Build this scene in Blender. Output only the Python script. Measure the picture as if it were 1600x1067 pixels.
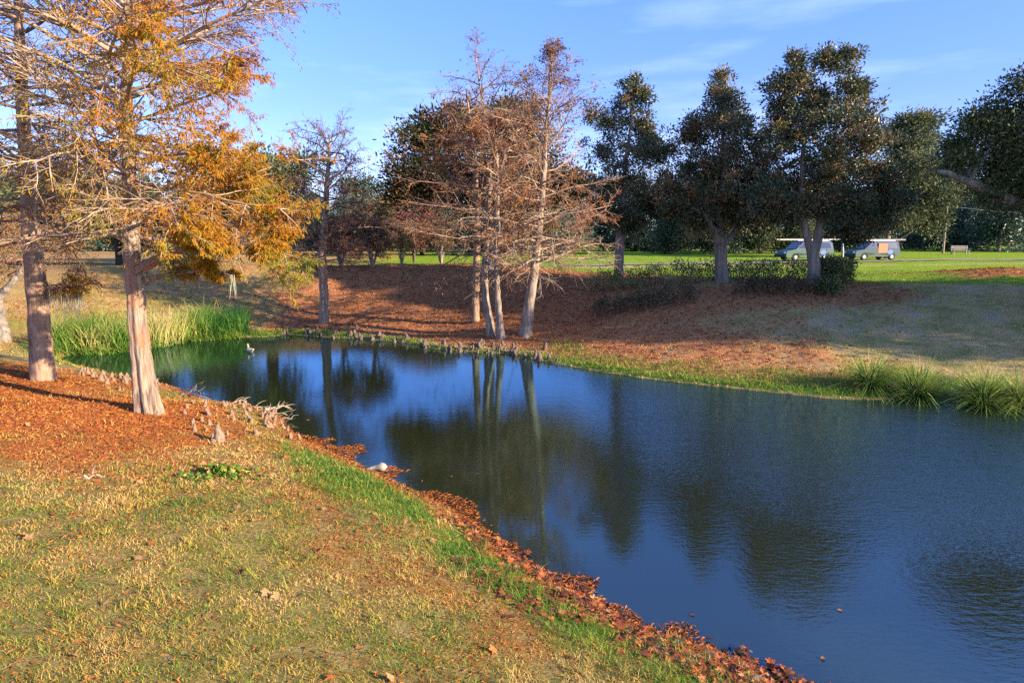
import bpy, math, random
import numpy as np
from mathutils import Vector

# ------------------------------------------------------------------ basics
for o in list(bpy.data.objects):
    bpy.data.objects.remove(o)
scene = bpy.context.scene
COL = scene.collection
CAMZ = 4.6
PITCH = math.radians(8.6)
FPX = 1067.0
RA = math.radians


def ray(px, py):
    u = (px - 800) / FPX
    v = (533.5 - py) / FPX
    y = math.cos(PITCH) + v * math.sin(PITCH)
    z = -math.sin(PITCH) + v * math.cos(PITCH)
    return u, y, z


def at_d(px, py, d):
    """world point seen at that direction at ground distance d in front"""
    x, y, z = ray(px, py)
    return np.array([x / y * d, d, CAMZ + z / y * d])


def at_z(px, py, z0=0.0):
    x, y, z = ray(px, py)
    t = (z0 - CAMZ) / z
    return np.array([x * t, y * t, z0])


def unit(a):
    return a / np.maximum(np.linalg.norm(a, axis=-1, keepdims=True), 1e-9)


# ------------------------------------------------------------------ value noise (numpy)
_rs = np.random.RandomState(7)
_NT = _rs.rand(256, 256)


def vnoise(x, y):
    xi = np.floor(x).astype(int)
    yi = np.floor(y).astype(int)
    fx = x - xi
    fy = y - yi
    fx = fx * fx * (3 - 2 * fx)
    fy = fy * fy * (3 - 2 * fy)
    a = _NT[xi & 255, yi & 255]
    b = _NT[(xi + 1) & 255, yi & 255]
    c = _NT[xi & 255, (yi + 1) & 255]
    d = _NT[(xi + 1) & 255, (yi + 1) & 255]
    return (a * (1 - fx) + b * fx) * (1 - fy) + (c * (1 - fx) + d * fx) * fy


def fbm(x, y, s=1.0, o=4):
    r = 0
    a = 0.5
    t = 0
    for k in range(o):
        r = r + a * vnoise(x * s + 17.3 * k, y * s + 9.1 * k)
        t += a
        a *= 0.5
        s *= 2.07
    return r / t


def sstep(a, b, x):
    t = np.clip((x - a) / (b - a), 0, 1)
    return t * t * (3 - 2 * t)


# ------------------------------------------------------------------ pond outline and terrain
near_px = [(1205, 1066), (1165, 1038), (1085, 1006), (1020, 990), (968, 962), (908, 930), (852, 896), (800, 872), (768, 834), (697, 792),
           (640, 766), (590, 740), (535, 716), (480, 692), (446, 668), (440, 650), (395, 636), (335, 630), (292, 612),
           (240, 597), (180, 585), (130, 574), (92, 562)]
far_px = [(120, 549), (180, 547), (245, 540), (300, 530), (350, 528), (420, 527), (450, 523), (500, 527), (560, 530), (620, 534), (680, 546),
          (740, 551), (800, 554), (860, 568), (920, 579), (1000, 591), (1060, 598), (1130, 606), (1200, 613), (1300, 624),
          (1380, 626), (1440, 622), (1510, 632), (1600, 640)]
NEAR = [at_z(*p)[:2] for p in near_px]
FAR = [at_z(*p)[:2] for p in far_px]
POND = np.array([np.array(p) for p in [(60, -9), (34, -6), (18, -1.0), (7.5, 2.6), (3.9, 5.2)]] + NEAR + FAR
                + [np.array(p) for p in [(18, 17.0), (22, 14.0), (28, 10.0), (40, 6), (60, 2)]])


def pond_sd(x, y):
    """signed distance to the pond outline, positive on land"""
    x = np.asarray(x, float)
    y = np.asarray(y, float)
    d2 = np.full(x.shape, 1e18)
    ins = np.zeros(x.shape, bool)
    n = len(POND)
    for i in range(n):
        ax, ay = POND[i]
        bx, by = POND[(i + 1) % n]
        ex, ey = bx - ax, by - ay
        t = np.clip(((x - ax) * ex + (y - ay) * ey) / (ex * ex + ey * ey), 0, 1)
        dd = (x - ax - t * ex) ** 2 + (y - ay - t * ey) ** 2
        d2 = np.minimum(d2, dd)
        c = (ay > y) != (by > y)
        with np.errstate(divide='ignore', invalid='ignore'):
            xi = (bx - ax) * (y - ay) / (by - ay) + ax
        ins ^= c & (x < xi)
    d = np.sqrt(d2)
    return np.where(ins, -d, d)


def far_w(x, y):
    """0 on the near bank, 1 on the far bank"""
    ax, ay = -18.0, 24.0
    bx, by = 14.0, 10.5
    l = math.hypot(bx - ax, by - ay)
    s = (-(by - ay) * (x - ax) + (bx - ax) * (y - ay)) / l
    return sstep(-2.5, 4.0, s)


def terrain(x, y, sd=None):
    x = np.asarray(x, float)
    y = np.asarray(y, float)
    if sd is None:
        sd = pond_sd(x, y)
    s = np.maximum(sd, 0)
    fw = far_w(x, y)
    hn = 1.55 * (1 - np.exp(-s / 5.0))
    u = np.clip(s / 12.5, 0, 1)
    hf = 2.45 * (0.5 * u + 0.5 * (3 * u * u - 2 * u ** 3))
    hf = hf + 0.42 * np.exp(-((y - 43.5) / 3.2) ** 2) * sstep(7, 0, x) * sstep(-60, -20, x)
    hf = hf + 0.5 * np.exp(-((y - 35) / 4.0) ** 2) * sstep(18.5, 25, x)
    hf = hf + np.clip(y - 70, 0, 400) * 0.004
    h = hn * (1 - fw) + hf * fw
    h = h + sstep(0.4, 3, s) * ((fbm(x, y, 0.35, 3) - 0.5) * 0.22 + (fbm(x + 40, y, 1.7, 3) - 0.5) * 0.07)
    h = h + sstep(0.0, 0.3, s) * 0.05
    hw = -0.05 - 0.9 * (1 - np.exp(-np.maximum(-sd, 0) / 2.2))
    return np.where(sd > 0, h, hw)


def tz(x, y):
    return float(terrain(np.array([x]), np.array([y]))[0])


def ground_px(px, py):
    """march the view direction to the terrain"""
    x, y, z = ray(px, py)
    t = np.linspace(4, 160, 4000)
    X, Y, Z = x * t, y * t, CAMZ + z * t
    h = terrain(X, Y)
    i = int(np.argmax(Z < h))
    return np.array([X[i], Y[i], h[i]])


# ------------------------------------------------------------------ mesh builder
class MB:
    def __init__(self):
        self.v, self.q, self.t, self.qt, self.tt, self.n = [], [], [], [], [], 0
        self.qm, self.tm = [], []

    def add(self, v, q=None, t=None, tone=0.5, mat=0):
        v = np.asarray(v, float).reshape(-1, 3)
        if q is not None and len(q):
            q = np.asarray(q, int).reshape(-1, 4)
            self.q.append(q + self.n)
            self.qt.append(np.broadcast_to(np.asarray(tone, float), (len(q),)))
            self.qm.append(np.full(len(q), mat))
        if t is not None and len(t):
            t = np.asarray(t, int).reshape(-1, 3)
            self.t.append(t + self.n)
            self.tt.append(np.broadcast_to(np.asarray(tone, float), (len(t),)))
            self.tm.append(np.full(len(t), mat))
        self.v.append(v)
        self.n += len(v)

    def build(self, name, mats, parent=None, smooth=False, loc=None):
        V = np.concatenate(self.v) if self.v else np.zeros((0, 3))
        if loc is not None:
            V = V - np.asarray(loc)
        Q = np.concatenate(self.q) if self.q else np.zeros((0, 4), int)
        T = np.concatenate(self.t) if self.t else np.zeros((0, 3), int)
        me = bpy.data.meshes.new(name)
        me.vertices.add(len(V))
        me.vertices.foreach_set('co', V.astype(np.float32).ravel())
        nl = len(Q) * 4 + len(T) * 3
        me.loops.add(nl)
        me.loops.foreach_set('vertex_index', np.concatenate([Q.ravel(), T.ravel()]).astype(np.int32))
        me.polygons.add(len(Q) + len(T))
        st = np.concatenate([np.arange(len(Q)) * 4, len(Q) * 4 + np.arange(len(T)) * 3]).astype(np.int32)
        me.polygons.foreach_set('loop_start', st)
        if not isinstance(mats, (list, tuple)):
            mats = [mats]
        for m in mats:
            me.materials.append(m)
        mi = np.concatenate(self.qm + self.tm) if (self.qm or self.tm) else np.zeros(0)
        me.polygons.foreach_set('material_index', mi.astype(np.int32))
        me.polygons.foreach_set('use_smooth', np.full(len(Q) + len(T), smooth))
        me.update(calc_edges=True)
        a = me.attributes.new('tone', 'FLOAT', 'FACE')
        a.data.foreach_set('value', np.concatenate(self.qt + self.tt).astype(np.float32) if (self.qt or self.tt) else np.zeros(0, np.float32))
        o = bpy.data.objects.new(name, me)
        COL.objects.link(o)
        if parent is not None:
            o.parent = parent
        return o


def tubes(mb, P, R, k=4, tone=0.5, cap=False, mat=0, flute=None):
    """P [M,N,3], R [M,N]: tapered tubes, all in one call"""
    P = np.asarray(P, float)
    R = np.asarray(R, float)
    M, N = P.shape[:2]
    T = unit(np.gradient(P, axis=1))
    ref = np.where(np.abs(T[:, :1, 2:3]) > 0.8, np.array([1.0, 0, 0]), np.array([0, 0, 1.0]))
    n1 = unit(np.cross(T, np.broadcast_to(ref, T.shape)))
    n2 = np.cross(T, n1)
    a = np.arange(k) / k * 2 * math.pi
    rr = R[:, :, None] * np.ones(k)
    if flute is not None:
        rr = rr * flute
    V = P[:, :, None, :] + rr[..., None] * (np.cos(a)[:, None] * n1[:, :, None, :] + np.sin(a)[:, None] * n2[:, :, None, :])
    idx = np.arange(M * N * k).reshape(M, N, k)
    A = idx[:, :-1, :]
    B = idx[:, 1:, :]
    q = np.stack([A, np.roll(A, -1, 2), np.roll(B, -1, 2), B], -1)
    if np.ndim(tone) == 1 and len(tone) == M:
        tone = np.repeat(tone, (N - 1) * k)
    mb.add(V, q.reshape(-1, 4), tone=tone, mat=mat)
    if cap:
        for m in range(M):
            for row, s in ((idx[m, 0], -1), (idx[m, -1], 1)):
                c = V[m, 0 if s < 0 else -1].mean(0)
                ring = V[m, 0 if s < 0 else -1]
                f = [[i, (i + 1) % k, k] if s > 0 else [(i + 1) % k, i, k] for i in range(k)]
                mb.add(np.vstack([ring, c]), t=f, tone=tone if np.ndim(tone) == 0 else 0.5, mat=mat)


def leaves(mb, C, D, L, W, rng, tone, mat=0, nrm=None):
    """diamond leaves based at C pointing along D"""
    C = np.asarray(C)
    M = len(C)
    D = unit(D)
    r = rng.normal(size=(M, 3)) if nrm is None else nrm + rng.normal(size=(M, 3)) * 0.35
    S = unit(np.cross(D, r))
    U = np.cross(S, D)
    L = np.broadcast_to(L, (M,))[:, None]
    W = np.broadcast_to(W, (M,))[:, None]
    mid = C + D * L * 0.45
    V = np.stack([C, mid + S * W * 0.5 + U * L * 0.06, C + D * L - U * L * 0.08, mid - S * W * 0.5 + U * L * 0.06], 1)
    mb.add(V, np.arange(M * 4).reshape(M, 4), tone=tone, mat=mat)


def blades(mb, P, H, W, B, rng, tone):
    """upright grass blades at P, height H, half width W, bend vector B [M,3]"""
    M = len(P)
    a = rng.rand(M) * 2 * math.pi
    s = np.stack([np.cos(a), np.sin(a), np.zeros(M)], 1) * np.asarray(W).reshape(-1, 1)
    up = np.zeros((M, 3))
    up[:, 2] = H
    m = P + up * 0.6 + B * 0.35
    tip = P + up * 0.92 + B
    V = np.stack([P - s, P + s, m - s * 0.7, m + s * 0.7, tip], 1)
    i = np.arange(M)[:, None] * 5
    mb.add(V.reshape(-1, 3), i + np.array([[0, 1, 3, 2]]), i + np.array([[2, 3, 4]]), tone=tone)


def boxq(mb, c, s, tone=0.5, mat=0, rot=0.0):
    c = np.asarray(c, float)
    s = np.asarray(s, float) / 2
    b = np.array([[x, y, z] for x in (-1, 1) for y in (-1, 1) for z in (-1, 1)], float) * s
    cr, sr = math.cos(rot), math.sin(rot)
    b = np.stack([b[:, 0] * cr - b[:, 1] * sr, b[:, 0] * sr + b[:, 1] * cr, b[:, 2]], 1)
    mb.add(b + c, [[0, 1, 3, 2], [4, 6, 7, 5], [0, 4, 5, 1], [2, 3, 7, 6], [0, 2, 6, 4], [1, 5, 7, 3]], tone=tone, mat=mat)


# ------------------------------------------------------------------ tagging
def tag(o, label=None, cat=None, group=None, kind=None):
    if label:
        o['label'] = label
    if cat:
        o['category'] = cat
    if group:
        o['group'] = group
    if kind:
        o['kind'] = kind
    return o


def empty(name, loc, label, cat, group=None):
    o = bpy.data.objects.new(name, None)
    COL.objects.link(o)
    o.location = loc
    o.empty_display_size = 0.2
    return tag(o, label, cat, group)


# ------------------------------------------------------------------ materials
def newmat(name):
    m = bpy.data.materials.new(name)
    m.use_nodes = True
    nt = m.node_tree
    nt.nodes.clear()
    out = nt.nodes.new('ShaderNodeOutputMaterial')
    return m, nt, out


def N(nt, t, **kw):
    n = nt.nodes.new(t)
    for k, v in kw.items():
        setattr(n, k, v)
    return n


def ramp(nt, stops, fac, interp='LINEAR'):
    r = N(nt, 'ShaderNodeValToRGB')
    r.color_ramp.interpolation = interp
    e = r.color_ramp.elements
    e[0].position, e[0].color = stops[0][0], (*stops[0][1], 1)
    e[1].position, e[1].color = stops[-1][0], (*stops[-1][1], 1)
    for p, c in stops[1:-1]:
        x = e.new(p)
        x.color = (*c, 1)
    nt.links.new(fac, r.inputs[0])
    return r


def mixc(nt, fac, a, b, bt='MIX'):
    m = N(nt, 'ShaderNodeMix', data_type='RGBA', blend_type=bt)
    for s, v in ((m.inputs[0], fac), (m.inputs[6], a), (m.inputs[7], b)):
        if hasattr(v, 'links'):
            nt.links.new(v, s)
        elif isinstance(v, (int, float)):
            s.default_value = v
        else:
            s.default_value = (*v, 1)
    return m.outputs[2]


def noise(nt, scale, detail=4, rough=0.55, vec=None, stretch=None):
    n = N(nt, 'ShaderNodeTexNoise')
    n.inputs['Scale'].default_value = scale
    n.inputs['Detail'].default_value = detail
    n.inputs['Roughness'].default_value = rough
    if vec is None:
        vec = N(nt, 'ShaderNodeTexCoord').outputs['Object']
    if stretch:
        mp = N(nt, 'ShaderNodeMapping')
        mp.inputs['Scale'].default_value = stretch
        nt.links.new(vec, mp.inputs[0])
        vec = mp.outputs[0]
    nt.links.new(vec, n.inputs['Vector'])
    return n.outputs['Fac']


def leafmat(name, stops, rough=0.55, spec=0.3, trans=0.35, tcol=1.3):
    m, nt, out = newmat(name)
    at = N(nt, 'ShaderNodeAttribute', attribute_name='tone')
    c = ramp(nt, stops, at.outputs['Fac']).outputs[0]
    p = N(nt, 'ShaderNodeBsdfPrincipled')
    nt.links.new(c, p.inputs['Base Color'])
    p.inputs['Roughness'].default_value = rough
    p.inputs['Specular IOR Level'].default_value = spec
    tr = N(nt, 'ShaderNodeBsdfTranslucent')
    nt.links.new(c, tr.inputs['Color'])
    mx = N(nt, 'ShaderNodeMixShader')
    mx.inputs[0].default_value = trans
    nt.links.new(p.outputs[0], mx.inputs[1])
    nt.links.new(tr.outputs[0], mx.inputs[2])
    nt.links.new(mx.outputs[0], out.inputs[0])
    return m


def barkmat(name, lo, hi, scale=9.0, stretch=(1, 1, 0.16), bump=0.6, blotch=None):
    m, nt, out = newmat(name)
    f = noise(nt, scale, 6, 0.65, stretch=stretch)
    c = ramp(nt, [(0.32, lo), (0.62, hi)], f).outputs[0]
    if blotch:
        f2 = noise(nt, 2.6, 3, 0.6, stretch=(1, 1, 0.6))
        r2 = ramp(nt, [(0.5, (0, 0, 0)), (0.62, (1, 1, 1))], f2).outputs[0]
        c = mixc(nt, r2, c, blotch)
    p = N(nt, 'ShaderNodeBsdfPrincipled')
    nt.links.new(c, p.inputs['Base Color'])
    p.inputs['Roughness'].default_value = 0.9
    p.inputs['Specular IOR Level'].default_value = 0.1
    b = N(nt, 'ShaderNodeBump')
    b.inputs['Strength'].default_value = bump
    b.inputs['Distance'].default_value = 0.03
    nt.links.new(f, b.inputs['Height'])
    nt.links.new(b.outputs[0], p.inputs['Normal'])
    nt.links.new(p.outputs[0], out.inputs[0])
    return m


def plain(name, col, rough=0.6, metal=0.0, var=0.12, scale=6.0, spec=0.4):
    m, nt, out = newmat(name)
    f = noise(nt, scale, 4)
    c = mixc(nt, f, tuple(x * (1 - var) for x in col), tuple(min(1, x * (1 + var)) for x in col))
    p = N(nt, 'ShaderNodeBsdfPrincipled')
    nt.links.new(c, p.inputs['Base Color'])
    p.inputs['Roughness'].default_value = rough
    p.inputs['Metallic'].default_value = metal
    p.inputs['Specular IOR Level'].default_value = spec
    nt.links.new(p.outputs[0], out.inputs[0])
    return m


M_bark_main = barkmat('cypress_bark', (0.06, 0.034, 0.025), (0.34, 0.265, 0.205), 17, (1, 1, 0.09), 1.0, blotch=(0.28, 0.15, 0.09))
M_bark_far = barkmat('weathered_bark', (0.11, 0.075, 0.055), (0.33, 0.265, 0.21), 9)
M_bark_red = barkmat('reddish_bark', (0.13, 0.075, 0.05), (0.37, 0.25, 0.175), 9)
M_bark_grey = barkmat('grey_bark', (0.10, 0.085, 0.07), (0.30, 0.25, 0.2), 8)
M_bark_dark = barkmat('dark_bark', (0.03, 0.025, 0.02), (0.10, 0.085, 0.07), 6)
M_twig = barkmat('pale_twig_bark', (0.17, 0.11, 0.075), (0.40, 0.30, 0.215), 5, (1, 1, 1), 0.1)
M_twig_brown = barkmat('brown_twig_bark', (0.10, 0.058, 0.038), (0.30, 0.19, 0.125), 5, (1, 1, 1), 0.1)
M_twig_dark = barkmat('dark_twig_bark', (0.07, 0.045, 0.035), (0.18, 0.12, 0.09), 5, (1, 1, 1), 0.1)
M_cyp_leaf = leafmat('cypress_autumn_leaf', [(0.0, (0.14, 0.055, 0.03)), (0.25, (0.27, 0.09, 0.02)), (0.45, (0.44, 0.17, 0.018)), (0.6, (0.46, 0.23, 0.02)),
                                             (0.74, (0.36, 0.25, 0.025)), (0.88, (0.24, 0.23, 0.03)), (1.0, (0.17, 0.24, 0.025))], 0.7, 0.15, 0.4)
M_rust_leaf = leafmat('rust_leaf', [(0.0, (0.09, 0.045, 0.05)), (0.5, (0.28, 0.095, 0.04)), (1.0, (0.42, 0.20, 0.06))], 0.8, 0.1, 0.35)
M_magnolia = leafmat('magnolia_leaf', [(0.0, (0.035, 0.05, 0.028)), (0.45, (0.075, 0.10, 0.042)), (0.68, (0.15, 0.16, 0.055)),
                                       (0.72, (0.15, 0.08, 0.035)), (1.0, (0.34, 0.18, 0.075))], 0.36, 0.5, 0.15)
M_oak = leafmat('oak_leaf', [(0.0, (0.035, 0.055, 0.024)), (0.6, (0.085, 0.11, 0.038)), (1.0, (0.20, 0.19, 0.06))], 0.5, 0.35, 0.2)
M_pale_oak = leafmat('pale_oak_leaf', [(0.0, (0.05, 0.075, 0.04)), (0.6, (0.11, 0.13, 0.06)), (1.0, (0.24, 0.22, 0.09))], 0.6, 0.3, 0.25)
M_screen = leafmat('screen_tree_leaf', [(0.0, (0.03, 0.06, 0.045)), (0.6, (0.07, 0.115, 0.075)), (1.0, (0.15, 0.19, 0.10))], 0.45, 0.4, 0.15)
M_red_leaf = leafmat('red_leaf', [(0.0, (0.14, 0.04, 0.03)), (1.0, (0.30, 0.11, 0.08))], 0.6, 0.2, 0.35)
M_hedge = leafmat('hedge_leaf', [(0.0, (0.04, 0.06, 0.02)), (0.5, (0.12, 0.15, 0.035)), (0.8, (0.28, 0.28, 0.06)), (1.0, (0.42, 0.32, 0.18))], 0.5, 0.3, 0.25)
M_brown_green = leafmat('brown_green_leaf', [(0.0, (0.05, 0.05, 0.025)), (0.5, (0.13, 0.10, 0.05)), (1.0, (0.25, 0.17, 0.09))], 0.7, 0.2, 0.3)
M_moss = leafmat('spanish_moss', [(0.0, (0.22, 0.24, 0.18)), (1.0, (0.45, 0.44, 0.34))], 0.9, 0.05, 0.3)
M_reed = leafmat('reed_blade', [(0.0, (0.04, 0.13, 0.02)), (0.45, (0.16, 0.27, 0.03)), (0.7, (0.42, 0.38, 0.10)), (1.0, (0.60, 0.46, 0.24))], 0.55, 0.25, 0.3)
M_tuft = leafmat('tuft_blade', [(0.0, (0.06, 0.13, 0.025)), (0.6, (0.22, 0.32, 0.045)), (1.0, (0.42, 0.36, 0.13))], 0.5, 0.3, 0.3)
M_grass = leafmat('grass_blade', [(0.0, (0.05, 0.14, 0.02)), (0.3, (0.15, 0.24, 0.03)), (0.5, (0.33, 0.30, 0.045)), (0.75, (0.50, 0.34, 0.07)),
                                  (1.0, (0.58, 0.40, 0.145))], 0.6, 0.2, 0.3)
M_litter = leafmat('needle_litter', [(0.0, (0.10, 0.04, 0.025)), (0.5, (0.36, 0.115, 0.028)), (1.0, (0.50, 0.22, 0.055))], 0.85, 0.1, 0.1)
M_maple = leafmat('maple_leaf', [(0.0, (0.07, 0.025, 0.018)), (0.25, (0.18, 0.05, 0.022)), (0.5, (0.34, 0.085, 0.022)), (0.8, (0.44, 0.16, 0.04)), (1.0, (0.34, 0.20, 0.09))], 0.6, 0.25, 0.15)
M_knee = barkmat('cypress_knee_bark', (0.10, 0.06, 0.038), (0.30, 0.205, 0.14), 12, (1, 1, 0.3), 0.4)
M_knee_far = barkmat('shaded_knee_bark', (0.05, 0.035, 0.03), (0.20, 0.14, 0.11), 12, (1, 1, 0.3), 0.4)  # darker copy of the knee bark, with shade put into its colour
M_drift = barkmat('driftwood', (0.20, 0.14, 0.095), (0.42, 0.33, 0.245), 10, (1, 1, 1), 0.3)
M_stone = plain('pale_stone', (0.34, 0.29, 0.23), 0.8, var=0.25)


# ------------------------------------------------------------------ ground colour zones
MAIN_D = 14.85
T_MAIN = at_d(235, 668, MAIN_D)
T_SECOND = at_d(68, 610, 18.2)


def zones(x, y, sd):
    """weights (r litter, g lush, b sand, dry) of the ground cover; where it grows, not how it is lit"""
    fw = far_w(x, y)
    n1 = fbm(x, y, 0.55, 4)
    n2 = fbm(x + 31, y - 12, 0.9, 4)
    n3 = fbm(x - 11, y + 52, 2.2, 3)
    # near bank
    dm = np.minimum(np.hypot(x - T_MAIN[0] + 1.6, (y - T_MAIN[1] + 0.9) * 1.3), np.hypot(x - T_SECOND[0] + 1.5, y - T_SECOND[1] + 2))
    lit_n = sstep(7.6, 2.0, dm + (n1 - 0.5) * 3.5 + (n3 - .5) * 3.5) * sstep(0.6, 1.6, sd + (n2 - .5) * 1.5)
    lit_n = np.maximum(lit_n, 0.42 * sstep(0.40, 0.62, n2) * sstep(0.8, 1.8, sd) * sstep(5.0, 2.0, sd) * sstep(16, 12, y))
    lush_n = (0.35 + 0.75 * sstep(0.36, 0.56, n2 * 0.6 + n3 * 0.4)) * sstep(0.15, 0.6, sd + (n3 - .5) * .5) * sstep(2.2, 1.0, sd + (n1 - 0.5) * 1.8 + (n3 - .5) * 1.0) * sstep(15.0, 12.5, y)
    lush_n = np.maximum(lush_n, 0.25 * sstep(0.5, 0.7, n3) * sstep(12, 9, y))
    shore_lit = sstep(0.8, 0.2, sd)
    # far bank
    xx = x + (y - 36) * 0.1
    lit_f = sstep(-15, -11, xx + (n1 - .5) * 6) * sstep(14, 2.5, xx + (n1 - .5) * 8 + (n3 - .5) * 5) * sstep(0.3, 1.2, sd) * sstep(14.8, 13.6, sd + (n2 - .5) * 1.2)
    lit_f = np.maximum(lit_f, sstep(20.5, 23, x + (n1 - .5) * 3) * sstep(31.5, 33.0, y + (n2 - .5) * 2) * sstep(41.5, 40, y + (n1 - .5) * 2))
    lit_f = np.maximum(lit_f, 0.85 * sstep(3.5, 1.5, np.abs(y - 30.3)) * sstep(3, 6, x) * sstep(18.5, 16, x))
    lush_f = sstep(0.0, 0.3, sd) * sstep(3.0, 1.0, sd + (n1 - .5) * 2.0) * sstep(0, 3, x)
    lush_f = np.maximum(lush_f, 0.6 * sstep(0.0, 0.15, sd) * sstep(0.9, 0.4, sd + (n1 - .5)) * sstep(4, 1, x))
    lush_f = np.maximum(lush_f, sstep(0.0, 0.3, sd) * sstep(1.6, 0.5, sd + (n1 - .5)) * sstep(-6, -9, x))
    lawn = sstep(13.2, 14.6, sd + (n2 - .5) * 1.2) * fw * sstep(-25, -12, x)
    lawn = np.maximum(lawn, sstep(31.5, 34.5, y + (n2 - .5) * 3) * fw * sstep(12, 16, x) * (1 - lit_f))
    sand = 0.45 * sstep(0.50, 0.70, 0.25 * (n3 - .5) +  n2 + 0.12 * np.exp(-((x - 19) / 3) ** 2 - ((y - 28) / 2.5) ** 2)) * fw * sstep(4, 6, sd) * (1 - lawn)
    dry_strip = 0.85 * np.exp(-((y - (47.2 + 0.22 * (x + 5))) / 1.6) ** 2) * sstep(-22, -16, x)
    r = lit_n * (1 - fw) + lit_f * fw
    r = np.maximum(r, shore_lit * (1 - fw) * sstep(0.35, 0.6, n3 + .1))
    g = lush_n * (1 - fw) + np.maximum(lush_f, lawn * (1 - dry_strip)) * fw
    left = fw * sstep(-9.5, -14, x + (n1 - .5) * 3) * sstep(1.0, 2.5, sd)
    r = np.maximum(r, (0.25 + 0.5 * n2) * left)
    g = np.maximum(g, (0.2 + 0.5 * n1) * left)
    return np.clip(r, 0, 1), np.clip(g, 0, 1), np.clip(sand, 0, 1), np.clip(lawn, 0, 1), fw


def axis(a, b, step, lo, hi, grow=1.16):
    core = list(np.arange(a, b + 1e-6, step))
    s, x, left = step, a, []
    while x > lo:
        s *= grow
        x -= s
        left.append(x)
    s, x, right = step, core[-1], []
    while x < hi:
        s *= grow
        x += s
        right.append(x)
    return np.array(left[::-1] + core + right)


def build_ground():
    xs = axis(-24, 24, 0.2, -500, 500)
    ys = axis(3, 52, 0.2, -80, 700)
    X, Y = np.meshgrid(xs, ys)
    sd = pond_sd(X, Y)
    Z = terrain(X, Y, sd)
    r, g, b, lw, fw = zones(X, Y, sd)
    nx, ny = len(xs), len(ys)
    idx = np.arange(nx * ny).reshape(ny, nx)
    q = np.stack([idx[:-1, :-1], idx[:-1, 1:], idx[1:, 1:], idx[1:, :-1]], -1).reshape(-1, 4)
    mb = MB()
    mb.add(np.stack([X, Y, Z], -1).reshape(-1, 3), q)
    o = mb.build('ground', M_ground, smooth=True)
    ca = o.data.attributes.new('zone', 'FLOAT_COLOR', 'POINT')
    ca.data.foreach_set('color', np.stack([r, g, b, np.ones_like(r)], -1).astype(np.float32).ravel())
    cb = o.data.attributes.new('zone2', 'FLOAT_COLOR', 'POINT')
    cb.data.foreach_set('color', np.stack([lw, fw, sstep(0.3, -0.1, sd), np.ones_like(r)], -1).astype(np.float32).ravel())
    tag(o, kind='structure')


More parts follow.
